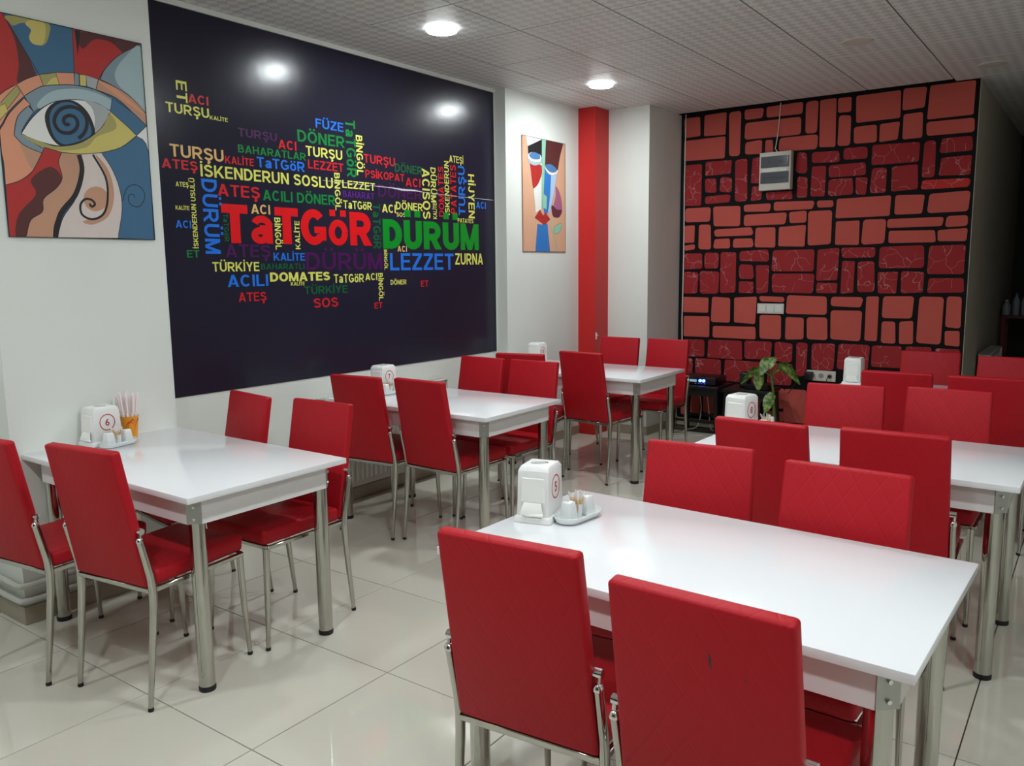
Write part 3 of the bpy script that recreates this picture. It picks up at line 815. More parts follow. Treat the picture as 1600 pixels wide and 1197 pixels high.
# ---------------------------------------------------------------- mural with words
mural = empty('word_mural', (0, 2.226, 0.835))
tag(mural, 'large glossy dark wall mural printed with a cloud of coloured Turkish words', 'mural')
MB().box(0.0, 0.003, 0.0, 5.150 - 2.226, 0.0, 2.802 - 0.835).build('vinyl_sheet', M['vinyl'], mural, smooth=False)
def single_words():
    for txt, c, turn, y, z, ln, cap in WORDS:
        bold = .255 if c in 'RG' else .22 if c == 'Y' else .175
        full, run = block_text(txt, bold)[1], 0.0
        for w in txt.split():
            part = block_text(w, bold)[1] / full * ln
            off = ln - part if run else 0.0
            run += part
            yield (w, c, turn, y + (off if turn == 0 else 0), z + off * turn, part, cap, bold)
for i, (txt, c, turn, y, z, ln, cap, bold) in enumerate(single_words()):
    polys, width = block_text(txt, bold)
    x = 0.0036 + 0.00002 * (i % 7) + (0.0004 if c not in 'pvd' else 0)
    mb = MB()
    for k, p in enumerate(polys):
        x += 7e-6 if k % 40 else -2.8e-4 * (k > 0)
        q = []
        for a, b_ in p:
            u, w = a / width * ln, b_ * cap
            if turn == 0:
                q.append((x, y + u - 2.226, z + w - 0.835))
            elif turn < 0:
                q.append((x, y + w - 2.226, z - u - 0.835))
            else:
                q.append((x, y - w - 2.226, z + u - 0.835))
        mb.poly(q)
    mb.build('word', INK[c], mural, smooth=False)
tear = [(3.43, 2.021, 1), (3.839, 2.019, 1.5), (4.02, 2.0185, 3), (4.13, 2.013, 8), (4.25, 2.016, 6), (4.329, 2.011, 2), (4.698, 2.005, 1.5), (5.136, 2.003, 2)]
mb = MB()
for (y0, z0, w0), (y1, z1, w1) in zip(tear, tear[1:]):
    mb.poly([(0.0046, y0 - 2.226, z0 - 0.835 - w0 * .0008), (0.0046, y1 - 2.226, z1 - 0.835 - w1 * .0008), (0.0046, y1 - 2.226, z1 - 0.835 + w1 * .0008), (0.0046, y0 - 2.226, z0 - 0.835 + w0 * .0008)])
tag(mb.build('tear', M['tear'], mural, smooth=False), 'pale torn seam across the vinyl')

# ---------------------------------------------------------------- paintings
def parse(s):
    return [tuple(int(q) / 1000 for q in p.split(',')) for p in s.split()]
def soften(pts, closed=True, n=4):
    out = []
    m = len(pts)
    for i in range(m if closed else m - 1):
        p0, p1, p2, p3 = (pts[(i + k - 1) % m] if closed else pts[min(max(i + k - 1, 0), m - 1)] for k in range(4))
        for j in range(n):
            t = j / n
            out.append(tuple(0.5 * (2 * p1[a] + (p2[a] - p0[a]) * t + (2 * p0[a] - 5 * p1[a] + 4 * p2[a] - p3[a]) * t * t + (3 * p1[a] - p0[a] - 3 * p2[a] + p3[a]) * t ** 3) for a in (0, 1)))
    if not closed:
        out.append(pts[-1])
    return out
def soften_corners(pts):
    """curve the outline but keep its sharp corners"""
    m = len(pts)
    sharp = []
    for i in range(m):
        a = Vector(pts[i]) - Vector(pts[i - 1])
        b = Vector(pts[(i + 1) % m]) - Vector(pts[i])
        sharp.append(a.length < 1e-6 or b.length < 1e-6 or a.angle(b) > math.radians(48))
    if not any(sharp):
        return soften(pts)
    s = sharp.index(True)
    order = pts[s:] + pts[:s] + [pts[s]]
    flags = sharp[s:] + sharp[:s] + [True]
    out, run = [], [order[0]]
    for p, f in zip(order[1:], flags[1:]):
        run.append(p)
        if f:
            out += soften(run, False)[:-1] if len(run) > 2 else [run[0]]
            run = [p]
    return out
def ribbon(mb, pts, w, x, closed, mi):
    m = len(pts)
    L, Rr = [], []
    for i, p in enumerate(pts):
        a = Vector(pts[(i - 1) % m] if closed else pts[max(i - 1, 0)])
        b = Vector(pts[(i + 1) % m] if closed else pts[min(i + 1, m - 1)])
        d = b - a
        if d.length < 1e-7:
            d = Vector((1, 0))
        d.normalize()
        n = Vector((-d.y, d.x)) * w / 2
        L.append(mb.bm.verts.new((x, p[0] + n.x, p[1] + n.y)))
        Rr.append(mb.bm.verts.new((x, p[0] - n.x, p[1] - n.y)))
    for i in range(m if closed else m - 1):
        j = (i + 1) % m
        mb.bm.faces.new((L[i], L[j], Rr[j], Rr[i])).material_index = mi
def painting(name, label, x, art, lines, y0, y1, z0, z1, ground):
    p = empty(name, (x, y0, z0))
    tag(p, label, 'painting')
    MB().box(0, 0.004, 0, y1 - y0, 0, z1 - z0).build('canvas', ART[ground], p, smooth=False)
    mb = MB()
    names = sorted(ART)
    def clip(q):
        return (min(max(q[0], y0 + .001), y1 - .001) - y0, min(max(q[1], z0 + .001), z1 - .001) - z0)
    lay = 0.0044
    for colour, curved, ol, s in art:
        pts = parse(s)
        pts = soften(pts) if curved else soften_corners(pts)
        pts = [clip(q) for q in pts]
        mb.bm.faces.new([mb.bm.verts.new((lay, a, b)) for a, b in pts]).material_index = names.index(colour)
        lay += 0.00003
        if ol:
            ribbon(mb, pts, ol / 1000, lay, True, names.index('black'))
            lay += 0.00003
    for colour, w, s in lines:
        pts = [clip(q) for q in soften(parse(s), False, 5)]
        ribbon(mb, pts, w / 1000, lay, False, names.index(colour))
        lay += 0.00003
    rim = [(0.001, 0.001), (y1 - y0 - .001, 0.001), (y1 - y0 - .001, z1 - z0 - .001), (0.001, z1 - z0 - .001)]
    ribbon(mb, rim, 0.005, lay, True, names.index('black'))
    me = mb.mesh('painted_design')
    for n in names:
        me.materials.append(ART[n])
    link('painted_design', me, None, p)
painting('eye_painting', 'square-cornered cubist painting of one large eye in red, blue and yellow', 0.248, EYE_ART, EYE_LINES, 1.538, 2.172, 1.634, 2.512, 'blue')
painting('face_painting', 'narrow cubist painting of a face with red lips and a tulip', 0.104, FACE_ART, FACE_LINES, 5.372, 6.005, 1.614, 2.511, 'peach')

# ---------------------------------------------------------------- chairs
def make_chair():
    c = empty('dining_chair')
    mb = MB()
    mb.hexa([(-.185, .035, .424), (.185, .035, .424), (.182, .435, .424), (-.182, .435, .424)],
            [(-.185, .035, .482), (.185, .035, .482), (.182, .44, .488), (-.182, .44, .488)], .017, 3)
    mb.build('seat', M['leather'], c)
    mb = MB()
    t = .019
    mb.hexa([(-.183, .0, .428), (.183, .0, .428), (.183, .038, .428), (-.183, .038, .428)],
            [(-.175, -.088, .910), (.175, -.088, .910), (.175, -.05, .915), (-.175, -.05, .915)], .010, 3)
    mb.build('backrest', M['leather'], c)
    mb = MB()
    mb.box(-.187, .187, .004, .026, .408, .426, .003)
    mb.box(-.183, .183, .41, .43, .408, .424, .003)
    for s in (-1, 1):
        mb.box(s * .186 - .008, s * .186 + .008, .02, .425, .408, .424, .003)
    mb.build('seat_frame', M['chrome'], c)
    for s in (-1, 1):
        path = [(s * .188, -.022, .010), (s * .189, .0, .20), (s * .191, .016, .36), (s * .191, .018, .42), (s * .1915, .012, .47), (s * .192, -.004, .54), (s * .1925, -.018, .60)]
        leg = MB().tube(path, [.0095, .0125, .0145, .015, .0145, .0135, .0125], 12, .8).build('rear_leg', M['chrome'], c)
        MB().lathe([(.0095, 0), (.0105, .004), (.0095, .013)], 12, (s * .188, -.022, 0)).build('foot_cap', M['rubber'], leg)
        cap = MB()
        cap.lathe([(.012, 0), (.0125, .006), (.009, .014), (.004, .017)], 12, (s * .1925, -.019, .598))
        cap.build('end_cap', M['chrome_bright'], leg)
        br = MB()
        br.tube([(s * .172, -.014, .634), (s * .200, -.014, .634)], .011, 12)
        br.tube([(s * .1935, -.018, .612), (s * .1935, -.015, .634)], .006, 8)
        br.build('bracket', M['chrome_bright'], c)
        leg = MB().tube([(s * .179, .44, .010), (s * .176, .428, .20), (s * .174, .42, .412)], [.0085, .0115, .0135], 12).build('front_leg', M['chrome'], c)
        MB().lathe([(.0095, 0), (.0105, .004), (.0095, .013)], 12, (s * .179, .44, 0)).build('foot_cap', M['rubber'], leg)
    return c
proto = make_chair()
A, F = 0.0, math.pi
RD = math.radians
CHAIRS = [
    (0.676, 1.268, RD(7), 'red chair cut off by the left edge of the photo, below the eye painting', 'wall table'),
    (1.153, 1.380, RD(8), 'red chair seen from behind, standing before the straw cup table at its aisle side', 'wall table'),
    (0.630, 2.300, F - RD(9), 'red chair back just under the lower left corner of the dark mural', 'wall table'),
    (1.108, 2.335, F + RD(2), 'red chair facing the viewer at the aisle corner of the straw cup table', 'wall table'),
    (0.588, 3.150, RD(5), 'red chair seen from behind, left of the two before the table under the mural', 'mural table'),
    (1.012, 3.205, RD(-2), 'red chair seen from behind, right of the two before the table under the mural', 'mural table'),
    (0.612, 4.120, F - RD(2), 'red chair facing the viewer under the lower right corner of the mural', 'mural table'),
    (1.024, 4.120, F, 'red chair facing the viewer at the aisle side beyond the table under the mural', 'mural table'),
    (0.685, 4.550, RD(14), 'red chair below the face painting, half hidden by the chair back beside it', 'column table'),
    (1.012, 4.835, RD(-5), 'red chair seen from behind before the red column, all four legs in view', 'column table'),
    (0.670, 5.890, F, 'red chair facing the viewer directly in front of the red column', 'column table'),
    (1.096, 5.900, F, 'red chair facing the viewer between the white corner and the amplifier', 'column table'),
    (2.880, 1.420, RD(5), 'large quilted red chair back in the foreground, left of the nearest two', 'foreground table'),
    (3.345, 1.362, RD(-1), 'nearest red chair back at the bottom of the photo, with a small dark scuff', 'foreground table'),
    (2.857, 2.400, F + RD(6), 'red chair facing the viewer beyond the foreground table, nearer the napkin dispenser', 'foreground table'),
    (3.318, 2.335, F - RD(2), 'red chair facing the viewer beyond the foreground table, at its right end', 'foreground table'),
    (2.877, 3.030, RD(-2), 'dark red chair back right before the dispenser marked eight', 'middle right table'),
    (3.324, 3.075, RD(2), 'tall dark red chair back covering the middle of the middle right table', 'middle right table'),
    (2.904, 4.030, F + RD(5), 'bright red chair below the wall outlet, beyond the middle right table', 'middle right table'),
    (3.331, 4.120, F, 'red chair facing the viewer at the right end of the middle right table', 'middle right table'),
    (3.000, 4.790, RD(3), 'red chair back right of the dispenser near the brick wall', 'farthest table'),
    (3.425, 4.790, RD(1), 'red chair back cut off by the right edge of the photo', 'farthest table'),
    (2.980, 5.870, F + RD(2), 'far red chair directly in front of the lower right painted bricks', 'farthest table'),
    (3.440, 5.740, F, 'far red chair in front of the corridor radiator', 'farthest table'),
]
for i, (x, y, a, lab, tb) in enumerate(CHAIRS):
    o = proto if i == 0 else copy_tree(proto)
    o.location = (x, y, 0)
    o.rotation_euler = (0, 0, a)
    tag(o, lab, 'chair', 'red chairs of the %s' % tb)
    if 'scuff' in lab:
        sc = MB()
        for x0, z0, w, h in ((.022, .792, .0035, .022), (.0245, .797, .002, .012), (.024, .785, .0025, .008), (.085, .78, .006, .003)):
            f = lambda z: -(z - .428) / .482 * .088 - .0006
            sc.poly([(x0, f(z0), z0), (x0 + w, f(z0), z0), (x0 + w, f(z0 + h), z0 + h), (x0, f(z0 + h), z0 + h)])
        tag(sc.build('scuff', M['print_black'], o, smooth=False), 'small dark scuff')

# ---------------------------------------------------------------- tables (1.2 x 0.7 m)
TZ = 0.735
def make_table():
    t = empty('dining_table')
    hx, hy = .6, .355
    top = MB().box(-hx, hx, -hy, hy, TZ - .022, TZ, .002, 2).build('tabletop', M['laminate'], t)
    z0, z1 = TZ - .115, TZ - .022
    for s in (-1, 1):
        MB().box(-hx + .075, hx - .075, s * (hy - .05) - .009, s * (hy - .05) + .009, z0, z1, .001).build('apron_board', M['board'], t, smooth=False)
        MB().box(s * (hx - .05) - .009, s * (hx - .05) + .009, -hy + .075, hy - .075, z0, z1, .001).build('apron_board', M['board'], t, smooth=False)
    for sx in (-1, 1):
        for sy in (-1, 1):
            lx, ly = sx * (hx - .078), sy * (hy - .078)
            leg = MB().lathe([(.0285, .018), (.0285, z0 - .002), (.0285, z1 - .001)], 24, (lx, ly, 0)).build('leg', M['chrome'], t)
            MB().lathe([(.029, 0), (.030, .003), (.030, .016), (.0285, .02)], 24, (lx, ly, 0)).build('foot_cap', M['rubber'], leg)
            b = MB()
            cx, cy = sx * (hx - .0515), sy * (hy - .0515)
            b.hexa([(cx - sx * .022, cy + sy * .014, z0 + .002), (cx + sx * .014, cy - sy * .022, z0 + .002), (cx + sx * .011, cy - sy * .025, z0 + .002), (cx - sx * .025, cy + sy * .011, z0 + .002)],
                   [(cx - sx * .022, cy + sy * .014, z1), (cx + sx * .014, cy - sy * .022, z1), (cx + sx * .011, cy - sy * .025, z1), (cx - sx * .025, cy + sy * .011, z1)])
            br = b.build('corner_bracket', M['zinc'], t, smooth=False)
            mid = Vector((cx - sx * .004, cy - sy * .004, 0))
            n = Vector((sx, sy, 0)).normalized()
            for zz in (z0 + .02, z0 + .062):
                c0 = Vector((mid.x, mid.y, zz))
                MB().tube([c0, c0 + n * .006], .005, 8).build('bolt', M['chrome_bright'], br)
    return t
table0 = make_table()
TABLES = [
    (0.8275 + .02, 1.862, 0, 'white table with the number 6 dispenser, pushed against the eye painting wall'),
    (0.788, 3.568, 0, 'white table with the number 7 dispenser below the dark mural'),
    (0.805, 5.235, 0, 'white table with the number 10 dispenser next to the red column'),
    (3.062, 1.953, -0.0318, 'large foreground white table with the number 5 dispenser'),
    (3.100, 3.528, -0.01, 'white table with the number 8 dispenser behind the foreground table'),
    (3.150, 5.270, 0.0, 'farthest right white table, nearly hidden by red chair backs'),
]
for i, (x, y, a, lab) in enumerate(TABLES):
    o = table0 if i == 0 else copy_tree(table0)
    o.location = (x, y, 0)
    o.rotation_euler = (0, 0, a)
    tag(o, lab, 'table', 'white dining tables')

# ---------------------------------------------------------------- napkin dispensers
def make_dispenser():
    """slot towards -Y, number on +X"""
    d = empty('napkin_dispenser')
    MB().hexa([(-.060, -.078, 0), (.060, -.078, 0), (.060, .078, 0), (-.060, .078, 0)], [(-.055, -.072, .02), (.055, -.072, .02), (.055, .072, .02), (-.055, .072, .02)], .003, 2).build('base', M['plastic'], d)
    body = MB()
    body.hexa([(-.051, -.066, .018), (.051, -.066, .018), (.051, .066, .018), (-.051, .066, .018)], [(-.049, -.060, .157), (.049, -.060, .157), (.049, .060, .157), (-.049, .060, .157)], .004, 2)
    body.hexa([(-.049, -.060, .155), (.049, -.060, .155), (.049, .060, .155), (-.049, .060, .155)], [(-.044, -.047, .168), (.044, -.047, .168), (.044, .047, .168), (-.044, .047, .168)], .004, 2)
    body.build('body', M['plastic'], d)
    fr = MB()
    fr.hexa([(-.038, -.0662, .06), (.038, -.0662, .06), (.038, -.06, .06), (-.038, -.06, .06)], [(-.036, -.0635, .135), (.036, -.0635, .135), (.036, -.058, .135), (-.036, -.058, .135)], .002)
    fr.poly([(-.030, -.0612, .136), (.030, -.0612, .136), (.0, -.0609, .143)])
    fr.build('face_plate', M['paper'], d, smooth=False)
    np_ = MB()
    np_.grid(lambda u, v: ((u - .5) * (.074 - .02 * (1 - v)), -.0675 - .012 * math.sin(v * 1.6) * (1 - .4 * u), .062 - .036 * v), 6, 6)
    np_.tube([(-.030 + .008, -.073, .024), (.036, -.0765, .027)], .0045, 8)
    np_.build('napkin', M['paper'], d)
    lg = MB()
    def ell(a, b, x0, y0, rot, w):
        pts = []
        for k in range(24):
            t_ = 2 * math.pi * k / 24
            px_, py_ = a * math.cos(t_), b * math.sin(t_)
            pts.append((x0 + px_ * math.cos(rot) - py_ * math.sin(rot), y0 + px_ * math.sin(rot) + py_ * math.cos(rot)))
        for k in range(24):
            p, q = Vector(pts[k]), Vector(pts[(k + 1) % 24])
            n = (q - p).normalized()
            n = Vector((-n.y, n.x)) * w / 2
            lg.poly([(p.x + n.x, p.y + n.y, .1683), (q.x + n.x, q.y + n.y, .1683), (q.x - n.x, q.y - n.y, .1683), (p.x - n.x, p.y - n.y, .1683)])
    ell(.025, .0145, 0, 0, RD(25), .0028)
    ell(.014, .0055, -.003, -.001, RD(25), .0026)
    lg.poly([(.008, .004, .1684), (.022, .010, .1684), (.020, .018, .1684), (.012, .013, .1684)])
    lg.build('logo', M['print_black'], d, smooth=False)
    return d
def number_mark(d, s):
    mb = MB()
    def at(u, w):           # lies on the sloped +X side
        z = .10 + w
        f = (z - .018) / .13
        return (.051 - .002 * f + .0006, u, z)
    for k in range(36):
        a0, a1 = 2 * math.pi * k / 36, 2 * math.pi * (k + 1) / 36
        mb.poly([at(.0365 * math.cos(a0), .0365 * math.sin(a0)), at(.0365 * math.cos(a1), .0365 * math.sin(a1)), at(.0325 * math.cos(a1), .0325 * math.sin(a1)), at(.0325 * math.cos(a0), .0325 * math.sin(a0))])
    vs, fs = text_mesh(s, 0.02)
    w = .019 if len(s) == 1 else .032
    h = .03
    vv = [mb.bm.verts.new(at((a - .5) * w, (b - .5) * h)) for a, b in vs]
    for f in fs:
        try:
            mb.bm.faces.new([vv[i] for i in f])
        except ValueError:
            pass
    mb.build('number', M['ring_red'], d, smooth=False)
disp0 = make_dispenser()
DISP = [
    (2.535, 2.000, RD(14), '5', 'white napkin dispenser marked 5 with a logo on top, on the foreground table'),
    (0.318, 1.815, RD(4), '6', 'white napkin dispenser marked 6 below the eye painting'),
    (0.300, 3.590, RD(2), '7', 'white napkin dispenser marked 7 below the mural'),
    (2.565, 3.610, RD(-9), '8', 'white napkin dispenser marked 8 behind a red chair back'),
    (0.285, 5.310, RD(0), '10', 'white napkin dispenser marked 10 at the far left wall'),
    (2.625, 5.420, RD(2), None, 'white napkin dispenser with no number showing, near the brick wall outlet'),
]
for i, (x, y, a, s, lab) in enumerate(DISP):
    o = copy_tree(disp0)
    o.location = (x, y, TZ)
    o.rotation_euler = (0, 0, a)
    tag(o, lab, 'dispenser', 'napkin dispensers')
    if s:
        number_mark(o, s)
for ch in list(disp0.children):
    bpy.data.objects.remove(ch)
bpy.data.objects.remove(disp0)

# ---------------------------------------------------------------- condiment trays
def stadium(mb, L, W, z, n=10):
    pts = []
    for k in range(n + 1):
        a = math.pi * k / n
        pts.append((W * math.cos(a), L + W * math.sin(a), z))
    for k in range(n + 1):
        a = math.pi + math.pi * k / n
        pts.append((W * math.cos(a), -L + W * math.sin(a), z))
    return [mb.bm.verts.new(p) for p in pts]
def tray_mesh():
    mb = MB()
    rings = [stadium(mb, L, W, z) for L, W, z in ((.042, .032, 0), (.045, .038, .004), (.046, .043, .018), (.046, .0445, .021), (.046, .0415, .021), (.045, .036, .009), (.044, .033, .006))]
    for r0, r1 in zip(rings, rings[1:]):
        n = len(r0)
        for k in range(n):
            mb.bm.faces.new((r0[k], r0[(k + 1) % n], r1[(k + 1) % n], r1[k]))
    mb.bm.faces.new(rings[0][::-1])
    mb.bm.faces.new(rings[-1])
    return mb.mesh('condiment_tray', True)
tray_me = tray_mesh()
shaker_me = MB().hexa([(-.022, -.022, 0), (.022, -.022, 0), (.022, .022, 0), (-.022, .022, 0)], [(-.0155, -.0155, .058), (.0155, -.0155, .058), (.0155, .0155, .058), (-.0155, .0155, .058)], .005, 3).mesh('shaker_body', True)
hole_mb = MB()
for hx_, hy_ in ((0, 0), (.005, .004), (-.005, .004), (0, -.006)):
    hole_mb.lathe([(.0011, .0), (.0011, .0003)], 6, (hx_, hy_, .058))
holes_me = hole_mb.mesh('pour_hole')
holder_me = MB().lathe([(.013, 0), (.0135, .002), (.0165, .042), (.0175, .043), (.0175, .041), (.0148, .038), (.0125, .006)], 16).mesh('toothpick_cup', True)
def picks_mesh(seed):
    rr = random.Random(seed)
    a, b = MB(), MB()
    for k in range(32):
        t = rr.uniform(0, 6.28)
        r = rr.uniform(0, .0105)
        lean = rr.uniform(.004, .019)
        p0 = (r * math.cos(t), r * math.sin(t), .008)
        p1 = (p0[0] * 1.1 + lean * math.cos(t), p0[1] * 1.1 + lean * math.sin(t), rr.uniform(.060, .067))
        a.tube([p0, p1], .0014, 5)
        if k % 2 == 0:
            m = tuple(p0[i] + (p1[i] - p0[i]) * .9 for i in range(3))
            e = tuple(p0[i] + (p1[i] - p0[i]) * 1.2 for i in range(3))
            b.tube([m, e], .0034, 5, 0.3)
    return a.mesh('toothpicks'), b.mesh('wrapper_tips')
picks_me, tips_me = picks_mesh(3)
TRAYS = [
    (2.640, 2.045, RD(-6), 'on the foreground table'), (0.420, 1.832, RD(10), 'before the orange straw cup'), (0.385, 3.560, RD(4), 'on the table under the mural'), (2.675, 3.630, RD(0), 'on the middle right table'),
]
for x, y, a, s in TRAYS:
    ca, sa = math.cos(a), math.sin(a)
    def at(u, v, z):
        return (x + u * ca - v * sa, y + u * sa + v * ca, z)
    side = s
    tag(link('condiment_tray', tray_me, M['porcelain'], None, (x, y, TZ), a), 'oval white porcelain tray %s' % side, 'tray', 'condiment trays')
    for v, wh in ((-.044, 'near'), (.044, 'far')):
        sh = empty('shaker', at(0, v, TZ + .006), a)
        tag(sh, '%s white porcelain shaker of the tray %s' % (wh, side), 'shaker', 'porcelain shakers')
        link('shaker_body', shaker_me, M['porcelain'], sh)
        link('pour_hole', holes_me, M['print_black'], sh)
    tag(link('toothpick_cup', holder_me, M['porcelain'], None, at(0, 0, TZ + .006), a), 'small white toothpick cup between the shakers %s' % side, 'cup', 'toothpick cups')
    tp = link('toothpicks', picks_me, M['toothpick'], None, at(0, 0, TZ + .006), a)
    tag(tp, 'bunch of wrapped wooden toothpicks %s' % side, 'toothpicks', kind='stuff')
    link('wrapper_tips', tips_me, M['wrap'], tp)

# ---------------------------------------------------------------- cup of straws on table 6
CX, CY = 0.322, 1.945
cup = empty('paper_cup', (CX, CY, TZ))
tag(cup, 'orange paper cup with red swirls holding straws, beside the number 6 dispenser', 'cup')
MB().lathe([(.027, 0), (.028, .003), (.0385, .103), (.040, .105), (.038, .103), (.0275, .008), (.02, .006)], 28).build('cup_body', M['orange_cup'], cup)
sw = MB()
def on_cup(t, z):
    r = .0277 + .0105 * z / .1 + .0005
    return (r * math.cos(t), r * math.sin(t), z)
for k in range(14):
    u0, u1 = k / 14, (k + 1) / 14
    for t0, ph, z0, amp in ((-1.5, 1.6, .012, .07), (-.9, 1.1, .045, .045), (-.2, 1.3, .01, .08)):
        a0, a1 = t0 + ph * u0, t0 + ph * u1
        f0, f1 = z0 + amp * math.sin(u0 * 2.4), z0 + amp * math.sin(u1 * 2.4)
        w0, w1 = .004 * math.sin(u0 * 3.1416) + .0006, .004 * math.sin(u1 * 3.1416) + .0006
        sw.poly([on_cup(a0, f0 - w0), on_cup(a1, f1 - w1), on_cup(a1, f1 + w1), on_cup(a0, f0 + w0)])
tag(sw.build('swirl_print', M['cup_red'], cup, smooth=False), 'red printed swirls')
for k in range(12):
    t = 2 * math.pi * (k / 9 if k < 9 else (k - 9) / 3 + .1)
    r = .0182 if k < 9 else .0068
    st = empty('drinking_straw', (CX + r * math.cos(t), CY + r * math.sin(t), TZ + .0075))
    tag(st, 'paper-wrapped drinking straw standing in the orange paper cup', 'straw', 'straws in the orange cup')
    lean = .030 + .012 * random.random()
    L = .195 + random.uniform(-.012, .015)
    ex, ey = lean * .72 * math.cos(t), lean * .72 * math.sin(t)
    if r < .01:
        ex, ey = ex * .4, ey * .4
    MB().tube([(0, 0, .0), (ex, ey, L)], .0056, 8, .7).build('wrapper', M['straw'], st)
    MB().tube([(ex * .55 + .003, ey * .55 - .0048, L * .56), (ex * .93 + .003, ey * .93 - .0048, L * .95)], .001, 5).build('stripe', M['straw_pink'], st)

# ---------------------------------------------------------------- radiators and wall pipes
def radiator(name, label, x0, y0, y1, z0, z1, depth):
    r = empty(name, (x0, y0, z0))
    tag(r, label, 'radiator', 'white panel radiators')
    L, h = y1 - y0, z1 - z0
    b = MB().box(.025, depth - .012, 0.01, L - .01, 0, h - .012, .004)
    b.build('panel', M['radiator'], r)
    n = int(L / .042)
    fl = MB()
    for k in range(n):
        y = .03 + (L - .06) * (k + .5) / n
        fl.hexa([(depth - .013, y - .015, .03), (depth - .013, y + .015, .03), (depth - .013, y + .015, h - .05), (depth - .013, y - .015, h - .05)],
                [(depth - .002, y - .008, .04), (depth - .002, y + .008, .04), (depth - .002, y + .008, h - .06), (depth - .002, y - .008, h - .06)])
    fl.build('fluting', M['radiator'], r, smooth=False)
    top = MB().box(.02, depth, 0, L, h - .013, h - .004, .001)
    t = top.build('top_cover', M['radiator'], r, smooth=False)
    g = MB()
    for k in range(int(L / .03)):
        g.box(.035, depth - .015, .015 + k * .03, .03 + k * .03, h - .004, h - .0025)
    g.build('grille', M['grille'], t, smooth=False)
    for y in (0, L - .004):
        MB().box(.02, depth, y, y + .004, .02, h - .004).build('side_cover', M['radiator'], r, smooth=False)
    MB().box(0.0, .022, .2, .24, .1, h - .05).build('wall_bracket', M['grille'], r, smooth=False)
    return r
radiator('radiator', 'white panel radiator under the dark mural behind the number 7 table', 0.003, 3.28, 4.42, 0.12, 0.712, .11)
radiator('radiator', 'white panel radiator on the corridor wall right of the painted bricks', 3.024, 7.85, 8.7, 0.14, 0.73, .115)
for z, nm in ((.105, 'lower'), (.172, 'upper')):
    mb = MB()
    pts = [(0.0, 1.452, z), (.12, 1.450 + random.uniform(-.003, .003), z + .002), (.235, 1.449, z - .001), (.255, 1.456, z), (.264, 1.48, z), (.262, 1.62, z + .003), (.262, 1.80, z), (.262, 2.215, z)]
    mb.tube(pts, [.012, .013, .0115, .013, .013, .012, .013, .0115], 10)
    tag(mb.build('wall_pipe', M['plaster'], None), '%s of two painted white pipes round the foot of the pillar' % nm, 'pipe', 'pipes at the pillar foot')

# ---------------------------------------------------------------- things on the brick wall
bx = empty('breaker_box', (1.545, 7.096, 2.113))
tag(bx, 'white electrical breaker box with two smoked windows on the painted bricks', 'electrical box')
MB().box(-.132, .132, -.075, 0, 0, .312, .004, 2).build('case', M['panel_white'], bx)
for z in (.055, .185):
    w = MB().box(-.118, .118, -.083, -.074, z, z + .092, .003).build('window', M['smoke'], bx)
    br_ = MB()
    for k in range(9):
        if (z < .1) or k in (2, 6, 7):
            br_.box(-.095 + k * .021, -.079 + k * .021, -.0845, -.083, z + .03, z + .055)
    br_.build('breaker_switch', M['print_black'], w, smooth=False)
MB().box(-.1, .1, -.0765, -.075, .153, .172).build('rating_label', M['paper'], bx, smooth=False)
tag(MB().tube([(1.555, 7.090, H), (1.545, 7.088, 2.62), (1.528, 7.088, 2.49), (1.522, 7.086, 2.46), (1.545, 7.075, 2.43), (1.548, 7.07, 2.4255)], .0045, 8).build('power_cable', M['cable_white']),
    'thin white cable hanging from the ceiling to the breaker box', 'cable')
tag(MB().tube([(0.706, 7.089, H), (0.702, 7.089, 2.2), (0.708, 7.089, 1.6), (0.703, 7.088, 1.0), (0.712, 7.086, 0.6), (0.724, 7.05, 0.50), (0.80, 6.99, 0.475)], .0055, 8).build('speaker_cable', M['cable_white']),
    'long white cable running down the left edge of the brick wall', 'cable')
sp = empty('light_switch', (1.525, 7.096, 1.066))
tag(sp, 'white triple light switch on the painted bricks', 'switch')
MB().box(-.116, .116, -.010, 0, 0, .088, .002).build('plate', M['panel_white'], sp)
for k in (-1, 0, 1):
    MB().hexa([(k * .071 - .030, -.013, .016), (k * .071 + .030, -.013, .016), (k * .071 + .030, -.0095, .016), (k * .071 - .030, -.0095, .016)],
              [(k * .071 - .030, -.0175, .074), (k * .071 + .030, -.0175, .074), (k * .071 + .030, -.0095, .074), (k * .071 - .030, -.0095, .074)], .001).build('rocker', M['plastic'], sp, smooth=False)
so = empty('power_outlet', (1.975, 7.096, 0.508))
tag(so, 'white triple power outlet low on the painted bricks', 'outlet')
MB().box(-.118, .118, -.010, 0, 0, .088, .002).build('plate', M['panel_white'], so)
for k in (-1, 0, 1):
    s_ = MB().lathe([(.021, 0), (.021, .002), (.018, .002), (.018, .0005)], 20)
    bmesh.ops.rotate(s_.bm, verts=list(s_.bm.verts), cent=(0, 0, 0), matrix=Matrix.Rotation(RD(90), 3, 'X'))
    bmesh.ops.translate(s_.bm, verts=list(s_.bm.verts), vec=(k * .071, -.010, .044))
    s_.build('socket', M['grille'], so)
ad = empty('power_adapter', (1.885, 7.083, 0.55))
tag(ad, 'black power adapter plugged into the left of the wall outlet', 'adapter')
MB().box(-.035, .03, -.06, 0, -.035, .035, .008, 2).build('housing', M['black_plastic'], ad)
MB().tube([(-.03, -.03, 0), (-.08, -.05, -.01), (-.10, -.04, -.06), (-.16, -.06, -.16)], .004, 6).build('cord', M['cable_black'], ad)
pl = empty('plug', (2.046, 7.083, 0.552))
tag(pl, 'small black plug with a hanging cord in the right of the wall outlet', 'plug')
MB().lathe([(.012, 0), (.013, .01), (.008, .02)], 12).build('plug_body', M['black_plastic'], pl)
